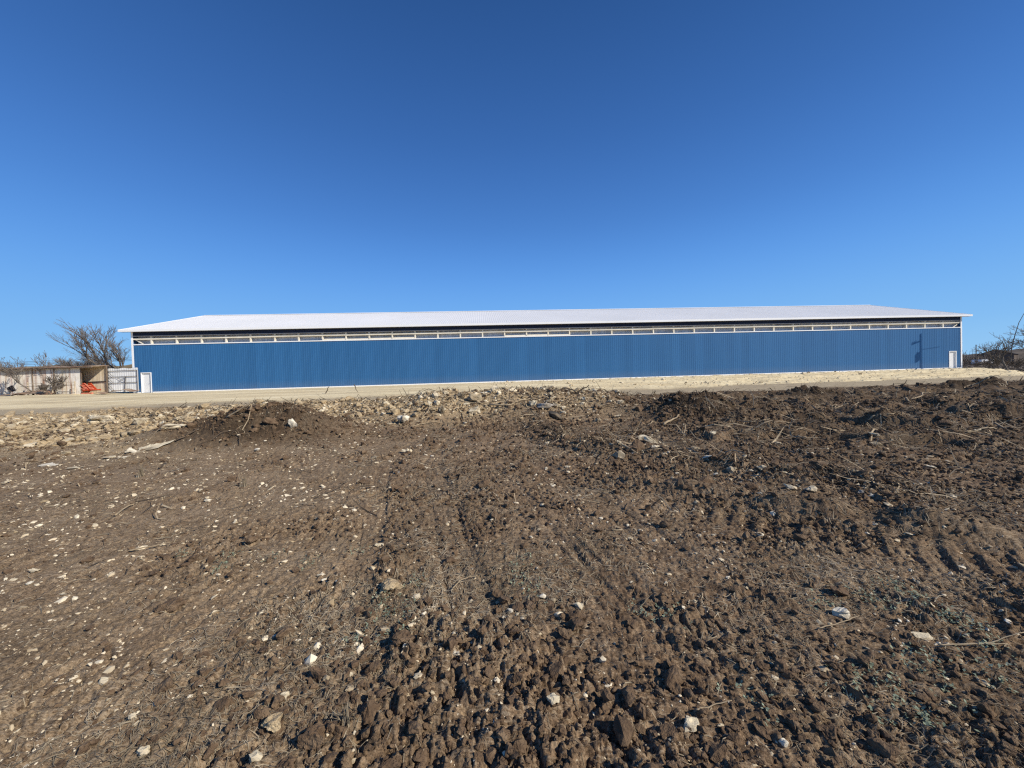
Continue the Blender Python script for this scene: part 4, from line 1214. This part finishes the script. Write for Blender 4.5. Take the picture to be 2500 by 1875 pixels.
S(407, 1476, 58, 34, 'rounded brown clod at the edge of the smooth soil', 'clods', name='soil_clod', cat='soil clod', sub=4, sink=.3, cuts=3)
S(610, 1322, 34, 24, 'dark clod left of the green weeds, mid left', 'clods', name='soil_clod', cat='soil clod', sub=4, sink=.25, cuts=3)
S(980, 1560, 60, 40, 'dark clod in front of the matted tan clod', 'clods', name='soil_clod', cat='soil clod', sub=4, sink=.2, cuts=3)
S(760, 1800, 70, 56, 'big brown clod beside the large cracked tan clod', 'clods', name='soil_clod', cat='soil clod', sub=4, sink=.2, cuts=3)
S(2120, 1610, 40, 30, 'brown clod left of the leaf shaped stone', 'clods', name='soil_clod', cat='soil clod', sub=4, sink=.2, cuts=3)


def stick(pts, wpx, label, mat='stick', lift=None, name='branch', cat='branch', nseg=5, forks=0):
    """polyline of photo pixels laid on the ground; lift = height of each point above it (m)"""
    P = []
    for i, (px, py) in enumerate(pts):
        if lift and lift[i] > 0 and P_ref(pts, lift) is not None:
            d = ray(px, py); Y = P_ref(pts, lift); P.append(Vector(CAM + d * Y)); continue
        x, y, z = hit(px, py)
        if P and abs(y - P[0].y) > .05 * P[0].y + .12:
            Y = P[0].y + math.copysign(.05 * P[0].y + .12, y - P[0].y); d = ray(px, py); P.append(Vector(CAM + d * Y)); continue
        P.append(Vector((x, y, z)))
    # smooth
    Q = []
    for i in range(len(P) - 1):
        p0 = P[max(i - 1, 0)]; p1 = P[i]; p2 = P[i + 1]; p3 = P[min(i + 2, len(P) - 1)]
        for k in range(nseg):
            t = k / nseg
            Q.append(.5 * ((2 * p1) + (p2 - p0) * t + (2 * p0 - 5 * p1 + 4 * p2 - p3) * t * t + (3 * p1 - p0 - 3 * p2 + p3) * t ** 3))
    Q.append(P[-1])
    Y = sum(p.y for p in P) / len(P)
    r = max(.004, wpx * Y / FPX / 2)
    rnd = random.Random(int(pts[0][0]))
    Q = [q + Vector((rnd.gauss(0, r * .5), rnd.gauss(0, r * .5), rnd.gauss(0, r * .3) + r * .8 + (.02 if not lift else 0))) for q in Q]
    base = Q[0].copy()
    n = len(Q)
    mb = MB(); mb.tube([q - base for q in Q], [r * (1 - .55 * i / (n - 1)) for i in range(n)], 6)
    for k in range(forks):
        i = rnd.randrange(n // 3, n - 1); q = Q[i] - base
        dv = (Q[min(i + 1, n - 1)] - Q[i]).normalized() + Vector((rnd.gauss(0, .6), rnd.gauss(0, .6), rnd.uniform(0, .6)))
        ln = (Q[-1] - Q[0]).length * rnd.uniform(.15, .3)
        mb.tube([q, q + dv.normalized() * ln * .5, q + dv.normalized() * ln + Vector((0, 0, -.02))], [r * .5, r * .4, r * .25], 5)
    o = mb.build(name, M[mat], None, True); o.location = base
    return tag(o, label, cat)


def P_ref(pts, lift):
    k = [i for i, l in enumerate(lift) if l == 0]
    if not k: return None
    return hit(*pts[k[0]])[1]


K = stick
K([(554, 1020), (592, 999), (630, 976)], 5, 'long straight stick poking up out of the dark mound', lift=[0, 1, 1])
K([(430, 1079), (462, 1064), (492, 1047)], 4, 'brown branch lying up the left flank of the dark mound', 'stick_dark', forks=1)
K([(560, 1068), (575, 1052), (586, 1062), (583, 1088)], 4, 'curled root arching from the face of the dark mound', 'stick_dark', lift=[0, 1, 1, 0], name='root', cat='root')
K([(1195, 991), (1240, 992), (1271, 981), (1297, 976)], 5, 'pale peeled branch curving across the heap, right of centre', forks=2)
K([(1123, 981), (1159, 986), (1192, 987)], 3, 'thinner pale branch left of the peeled branch on the heap', forks=1)
K([(1027, 1006), (1045, 1004), (1067, 998)], 4, 'brown branch under the left part of the heap', 'stick_dark', forks=2)
K([(1005, 1044), (1040, 1036), (1068, 1032)], 3, 'straight thin stick at the foot of the heap near the white boulder', forks=1)
K([(1515, 1089), (1548, 1108), (1581, 1128)], 6, 'straight peeled log lying right of the wheel path')
K([(1638, 1134), (1642, 1124), (1655, 1119), (1669, 1118)], 3, 'hooked pale root on the grey trash right of the peeled log', name='root', cat='root')
K([(1620, 1040), (1645, 1028), (1660, 1018)], 6, 'yellowish split branch at the near foot of the dark clod heap')
K([(1800, 1030), (1840, 1033), (1880, 1026)], 3, 'pale forked twig lying right of the dark clod heap', forks=2)
K([(2223, 978), (2250, 969), (2253, 961), (2271, 961)], 3.5, 'pale s shaped root on the dark ridge at right', name='root', cat='root')
K([(2212, 975), (2218, 981), (2226, 988)], 5, 'short broken stub at the base of the s shaped root')
K([(2122, 1033), (2133, 1026), (2179, 1016)], 5, 'pale hockey stick shaped branch at right')
K([(2040, 1000), (2058, 992), (2068, 987)], 3, 'small forked pale twig left of the hockey stick branch', forks=2)
K([(2358, 1056), (2383, 1054), (2404, 1046), (2432, 1048)], 6, 'thick arched root over a dark hollow at the right edge', lift=[0, 1, 1, 1], name='root', cat='root')
K([(2429, 1037), (2465, 1056), (2502, 1074)], 5, 'straight branch running into the right edge above the arched root', forks=1)
K([(2445, 1094), (2472, 1110), (2502, 1128)], 3, 'thin dark branch at the right edge below the arched root', 'stick_dark')
K([(1947, 1068), (1970, 1073), (1997, 1074)], 4, 'pale stick lying below the dark overhang at right')
K([(2296, 1580), (2338, 1575), (2417, 1569), (2500, 1543)], 4, 'long thin branch rising to the right edge in the front', lift=[0, 0, 1, 1])
K([(2291, 1584), (2370, 1584), (2460, 1582)], 2.5, 'thinner straight twig just under the long thin branch')
K([(315, 1352), (365, 1342), (418, 1330)], 4, 'straight tan stick in the smooth soil at left')
K([(281, 1262), (305, 1247), (327, 1236)], 5, 'pale bark strip above the straight tan stick at left')
K([(331, 1229), (380, 1220), (422, 1212)], 3, 'long dark twig touching the pale bark strip', 'stick_dark')
K([(217, 1389), (240, 1380), (262, 1372)], 2.5, 'short brown twig in smooth soil at left', 'stick_dark')
K([(391, 1146), (403, 1135), (415, 1124)], 4, 'short dark stick below the broad slab', 'stick_dark')
K([(98, 1077), (120, 1070), (145, 1062)], 4, 'dark stick at far left below the squarish block', 'stick_dark')
K([(2188, 972), (2190, 958), (2193, 944)], 2.5, 'bent upright twig on the ridge at right', 'stick', lift=[0, 1, 1])
K([(2204, 946), (2209, 937), (2213, 929)], 2.5, 'short upright twig against the gravel bank at right', 'stick_dark', lift=[0, 1, 1])
K([(509, 1868), (560, 1838), (619, 1805)], 4, 'long pale stalk at the bottom, left of centre', lift=[0, 0, 1])
K([(1106, 1445), (1130, 1422), (1164, 1413)], 3, 'curved yellow stalk in the centre wheel track')
K([(967, 1352), (1000, 1341), (1028, 1333)], 5, 'gnarled dark twig bundle left of the centre track', 'stick_dark', forks=3)
K([(1405, 962), (1425, 950), (1440, 941)], 4, 'black branch poking out at the right end of the heap', 'stick_dark', lift=[0, 1, 1])
K([(865, 940), (869, 950), (874, 958)], 2.5, 'thin dark twig standing on the left crest of the heap', 'stick_dark', lift=[1, 1, 0])
K([(795, 961), (800, 950), (803, 945)], 2.5, 'tiny upright twig left of the thin dark twig', 'stick_dark', lift=[0, 1, 1])
K([(1700, 1745), (1740, 1735), (1786, 1722)], 2, 'fine pale stalk among clods at lower right')
K([(2000, 1543), (2050, 1530), (2100, 1512)], 2, 'thin stalk behind the large pale stone, front right')


def tuft(px, py, h, label, n=26, seed=1, mat='straw', spread=.5, name='grass_tuft', cat='grass tuft'):
    rnd = random.Random(seed); x, y, z = hit(px, py); z = gz(x, y)
    mb = MB()
    for k in range(n):
        a = rnd.uniform(0, 6.28); l = h * rnd.uniform(.5, 1.1); s = rnd.uniform(0, spread)
        b = Vector((rnd.gauss(0, .03), rnd.gauss(0, .03), -.02)); t = Vector((math.cos(a) * s * l, math.sin(a) * s * l, l))
        m_ = (b + t) * .5 + Vector((-math.cos(a) * s * l * .12, -math.sin(a) * s * l * .12, .05 * l))
        w_ = .0032; pd = Vector((-math.sin(a), math.cos(a), 0)) * w_
        mb.add([b - pd, b + pd, m_ + pd * .8, m_ - pd * .8, t], [(0, 1, 2, 3), (3, 2, 4)])
    o = mb.build(name, M[mat]); o.location = (x, y, z); return tag(o, label, cat)


tuft(345, 1164, .22, 'dry straw tuft standing on smooth soil below the broad slab', 40, 3)
tuft(596, 1188, .20, 'dry orange straw tuft right of centre of the smooth left soil', 36, 4)
tuft(1130, 975, .35, 'tangle of dry stalks on the crest of the heap', 60, 5, spread=.9)
tuft(1080, 1010, .40, 'grey tangle of roots and stalks in the face of the heap', 90, 6, spread=1.1)
tuft(1200, 1020, .25, 'round root ball tangle low on the heap', 70, 7, spread=1.2)
tuft(850, 1765, .10, 'splayed pale straw bunch in the front clods', 30, 8, spread=1.3)

# ------------------------------------------------------------------ uncountable litter, each kind one object
def scatter(n, seed, y0, y1, xr=1.55, accept=None, power=1.0):
    rg = np.random.default_rng(seed)
    X = []; Y = []
    tot = 0
    while tot < n:
        m = n * 2
        y = np.exp(rg.uniform(math.log(y0), math.log(y1), m)) if power == 1 else (y0 + (y1 - y0) * rg.random(m) ** power)
        x = rg.uniform(-xr, xr, m) * (y + .8)
        keep = np.ones(m, bool)
        if accept is not None:
            zz, q = terrain(x, y, fine=False)
            keep = rg.random(m) < accept(x, y, q)
        X.append(x[keep]); Y.append(y[keep]); tot += keep.sum()
    x = np.concatenate(X)[:n]; y = np.concatenate(Y)[:n]
    return x, y, H(x, y), rg


def scatter_rocks(name, label, mat, x, y, z, size, rg, sub=1, flat=(.35, .8), variants=10, sink=.2, cuts=6, seed0=900, smooth=False):
    VV = []; FF = []; off = 0
    shapes = [rock_shape(seed0 + k, sub, cuts, .08) for k in range(variants)]
    pick = rg.integers(0, variants, len(x))
    for k in range(variants):
        idx = np.nonzero(pick == k)[0]
        if not len(idx): continue
        v, f = shapes[k]
        a = rg.uniform(0, 6.28, len(idx)); sx = size[idx] * rg.uniform(.75, 1.3, len(idx)); sy = size[idx] * rg.uniform(.6, 1.0, len(idx)); sz = size[idx] * rg.uniform(flat[0], flat[1], len(idx))
        vx = v[None, :, 0] * sx[:, None]; vy = v[None, :, 1] * sy[:, None]; vz = v[None, :, 2] * sz[:, None]
        tl = rg.normal(0, .35, len(idx))[:, None]
        vx, vz = vx * np.cos(tl) - vz * np.sin(tl), vx * np.sin(tl) + vz * np.cos(tl)
        c = np.cos(a)[:, None]; s_ = np.sin(a)[:, None]
        wx = vx * c - vy * s_ + x[idx][:, None]; wy = vx * s_ + vy * c + y[idx][:, None]; wz = vz + (z[idx] + sz * (1 - 2 * sink) * .5)[:, None]
        V = np.stack([wx, wy, wz], -1).reshape(-1, 3)
        Fk = (f[None] + (np.arange(len(idx)) * len(v))[:, None, None]).reshape(-1, 3) + off
        VV.append(V); FF.append(Fk); off += len(V)
    o = mesh_np(name, np.vstack(VV), np.vstack(FF), mat, smooth=smooth)
    return tag(o, label, None, kind='stuff')


# small clods
x, y, z, rg = scatter(10000, 21, 1.35, 16, accept=lambda x, y, q: np.clip(q['rough'] * .8 + q['clodz'] + .3 * q['berm'] - .15, .02, 1) * (1 - q['hard']) * (1 - .85 * q['tan']))
sz = np.exp(rg.normal(0, .5, len(x))) * .0105 * (y / 2.2) ** .6
scatter_rocks('soil_clods', 'small dark crumbled clods strewn over the churned soil', M['clods'], x, y, z, np.clip(sz, .004, .08), rg, 2, (.45, .85), 14, .2, 10)
x, y, z, rg = scatter(22000, 28, 3.2, 15, accept=lambda x, y, q: np.clip(q['rough'] * .7 + .15 - .6 * q['smooth'] + .3 * q['heap'], .02, 1) * (1 - q['hard']) * (1 - .7 * q['tan']))
sz = np.exp(rg.normal(0, .5, len(x))) * .0095 * (y / 3) ** .75
scatter_rocks('soil_clods', 'fine dark crumbs of soil across the middle ground', M['clods'], x, y, z, np.clip(sz, .004, .10), rg, 1, (.5, .95), 12, .1, 6, 960)
# bigger clods where the soil is heaped
x, y, z, rg = scatter(900, 22, 1.4, 22, accept=lambda x, y, q: np.clip(1.3 * q['clodz'] + .12 * q['wild'] + q['heap'] * 2 + .5 * q['berm'] * (1 - q['tan']), .02, 1) * (1 - q['hard']))
sz = np.exp(rg.normal(0, .4, len(x))) * .024 * (y / 2.2) ** .68
scatter_rocks('soil_clods', 'larger dark lumps of soil on the heaps and in the front clods', M['clods'], x, y, z, np.clip(sz, .012, .16), rg, 3, (.45, .85), 14, .25, 11, 950)
# tan clods on the berm
x, y, z, rg = scatter(4600, 23, 9, 19, accept=lambda x, y, q: np.clip(q['tan'] * 1.1, 0, 1))
sz = np.exp(rg.normal(0, .55, len(x))) * .042
scatter_rocks('tan_clods', 'tan broken clods and rubble covering the long heap', M['tanclods'], x, y, z, np.clip(sz, .02, .26), rg, 2, (.45, .9), 8, .15, 6, 970)
# chips
x, y, z, rg = scatter(22000, 24, 1.35, 17, accept=lambda x, y, q: (1 - q['hard']) * np.clip(.35 + .35 * q['smooth'] + .4 * q['tan'] + .9 * q['debris'] + 1.6 * np.exp(-(((x + 1.1) / .45) ** 2 + ((y - 2.45) / .32) ** 2)) - .25 * q['wild'] + .55 * noise(x, y, 1.1, 401) + .3 * noise(x, y, .3, 402), .03, 1))
sz = np.exp(rg.normal(0, .75, len(x))) * .0037 * (y / 2.2) ** .72
scatter_rocks('limestone_chips', 'pale limestone chips sprinkled over the soil', M['chips'], x, y, z, np.clip(sz, .0015, .036), rg, 1, (.25, .6), 10, .34, 6, 990)
# rubble along the bank and heap
x, y, z, rg = scatter(340, 29, 5, 16.5, accept=lambda x, y, q: np.clip(q['berm'] + .6 * q['tan'] + .9 * q['debris'], 0, 1))
scatter_rocks('limestone_rubble', 'larger pale limestone blocks lodged in the heap and debris', M['stone'], x, y, z, np.clip(np.exp(rg.normal(0, .45, len(x))) * .085 * np.clip(y / 13, .45, 1), .03, .22), rg, 2, (.4, .85), 10, .25, 9, 1050)
x, y, z, rg = scatter(1300, 25, 9, 17, accept=lambda x, y, q: np.clip(q['berm'], 0, 1))
sz = np.exp(rg.normal(0, .5, len(x))) * .034
scatter_rocks('limestone_rubble', 'broken pale limestone rubble on the heap', M['chips'], x, y, z, np.clip(sz, .012, .14), rg, 2, (.35, .8), 8, .2, 8, 1010)
rg = np.random.default_rng(26)
s_ = rg.uniform(36, 96, 1500); t_ = rg.uniform(.3, 11.5, 1500)
x = BA[0] + BD[0] * s_ - BN[0] * t_; y = BA[1] + BD[1] * s_ - BN[1] * t_
scatter_rocks('bank_gravel', 'loose gravel lumps on the pale bank', M['chips'], x, y, H(x, y), np.clip(np.exp(rg.normal(0, .5, len(x))) * .045, .02, .22), rg, 2, (.4, .8), 8, .3, 6, 1030)


def ribbons(name, label, mat, n, seed, y0, y1, accept, lmin, lmax, wid, stand=.12):
    x, y, z, rg = scatter(n, seed, y0, y1, accept=accept)
    a = rg.uniform(0, 6.28, n); l = rg.uniform(lmin, lmax, n) * (y / 2.5) ** .55; w_ = wid * (y / 2.5) ** .75 * rg.uniform(.6, 1.3, n)
    cur = rg.normal(0, .5, n)
    P = []
    for k in range(4):
        f = k / 3 - .5
        aa = a + cur * f
        px = x + np.cos(aa) * l * f; py = y + np.sin(aa) * l * f
        pz = H(px, py) + .004 + np.abs(rg.normal(0, stand, n)) * l * (k / 3)
        P.append(np.stack([px, py, pz], 1))
    side = np.stack([-np.sin(a), np.cos(a), rg.normal(0, .5, n)], 1) * w_[:, None]
    V = np.stack([P[0] - side, P[0] + side, P[1] - side, P[1] + side, P[2] - side, P[2] + side, P[3] - side * .4, P[3] + side * .4], 1).reshape(-1, 3)
    b = (np.arange(n) * 8)[:, None]
    F = np.concatenate([b + np.array([[0, 1, 3, 2]]), b + np.array([[2, 3, 5, 4]]), b + np.array([[4, 5, 7, 6]])], 0)
    o = mesh_np(name, V, F, mat)
    return tag(o, label, None, kind='stuff')


ribbons('dry_straw', 'dry straw and root fibres matted over the soil', M['straw'], 46000, 31, 1.35, 17,
        lambda x, y, q: (1 - q['hard']) * np.clip(.25 + .75 * noise(x, y, 1.1, 411) - .5 * q['smooth'] + .25 * q['wild'] + .6 * q['debris'] + 1.3 * np.exp(-(((x + 1.1) / .5) ** 2 + ((y - 2.5) / .4) ** 2)), .03, 1), .025, .11, .0017)
ribbons('dry_twigs', 'fine dark roots and twigs on the heaps', M['stick_dark'], 4200, 32, 3, 22,
        lambda x, y, q: (1 - q['hard']) * np.clip(q['berm'] + q['wild'] * .6 + q['debris'], .03, 1), .12, .42, .0028, .16)
ribbons('pale_twigs', 'pale broken root pieces on the heaps', M['stick'], 1500, 33, 4, 22,
        lambda x, y, q: (1 - q['hard']) * np.clip(q['berm'] + q['wild'] * .5 + q['debris'], .03, 1), .12, .45, .0036, .16)

# low grey green weeds
WS = [(450, 1355), (555, 1360), (669, 1362), (756, 1377), (532, 1388), (1018, 1422), (939, 1469), (995, 1488), (931, 1499), (957, 1557), (883, 1559), (2166, 1432), (2129, 1465), (2256, 1467),
      (2343, 1519), (2300, 1500), (2273, 1487), (2124, 1654), (2174, 1671), (2233, 1619), (2268, 1631), (2221, 1736), (2422, 1659), (2253, 1763), (2114, 1716), (2017, 1470), (1265, 1420), (1301, 1443),
      (1271, 1375), (864, 1348), (1571, 1496), (1632, 1504), (2380, 1540), (2200, 1440), (2150, 1480), (1990, 1480), (1840, 1720), (2330, 1700), (2440, 1600), (1725, 1176), (1650, 1140), (2300, 1010)]
rnd = random.Random(9); mb = MB()
for (px, py) in WS:
    x0, y0, z0 = hit(px, py)
    xs_ = np.array([x0 + rnd.gauss(0, .05) for k in range(16)]); ys_ = np.array([y0 + rnd.gauss(0, .06) for k in range(16)]); zs_ = H(xs_, ys_)
    for x, y, z in zip(xs_, ys_, zs_):
        hgt = rnd.uniform(.01, .05)
        for j in range(4):
            a = rnd.uniform(0, 6.28); l = rnd.uniform(.008, .022); e = rnd.uniform(-.1, .9)
            d = Vector((math.cos(a) * math.cos(e), math.sin(a) * math.cos(e), math.sin(e))); sd_ = Vector((-math.sin(a), math.cos(a), 0)) * l * .3
            c = Vector((x, y, z + hgt * rnd.random()))
            mb.add([c, c + d * l * .55 + sd_, c + d * l, c + d * l * .55 - sd_], [(0, 1, 2, 3)])
tag(mb.build('green_weeds', M['weed']), 'low grey green weeds sprouting in patches from the soil', None, kind='stuff')
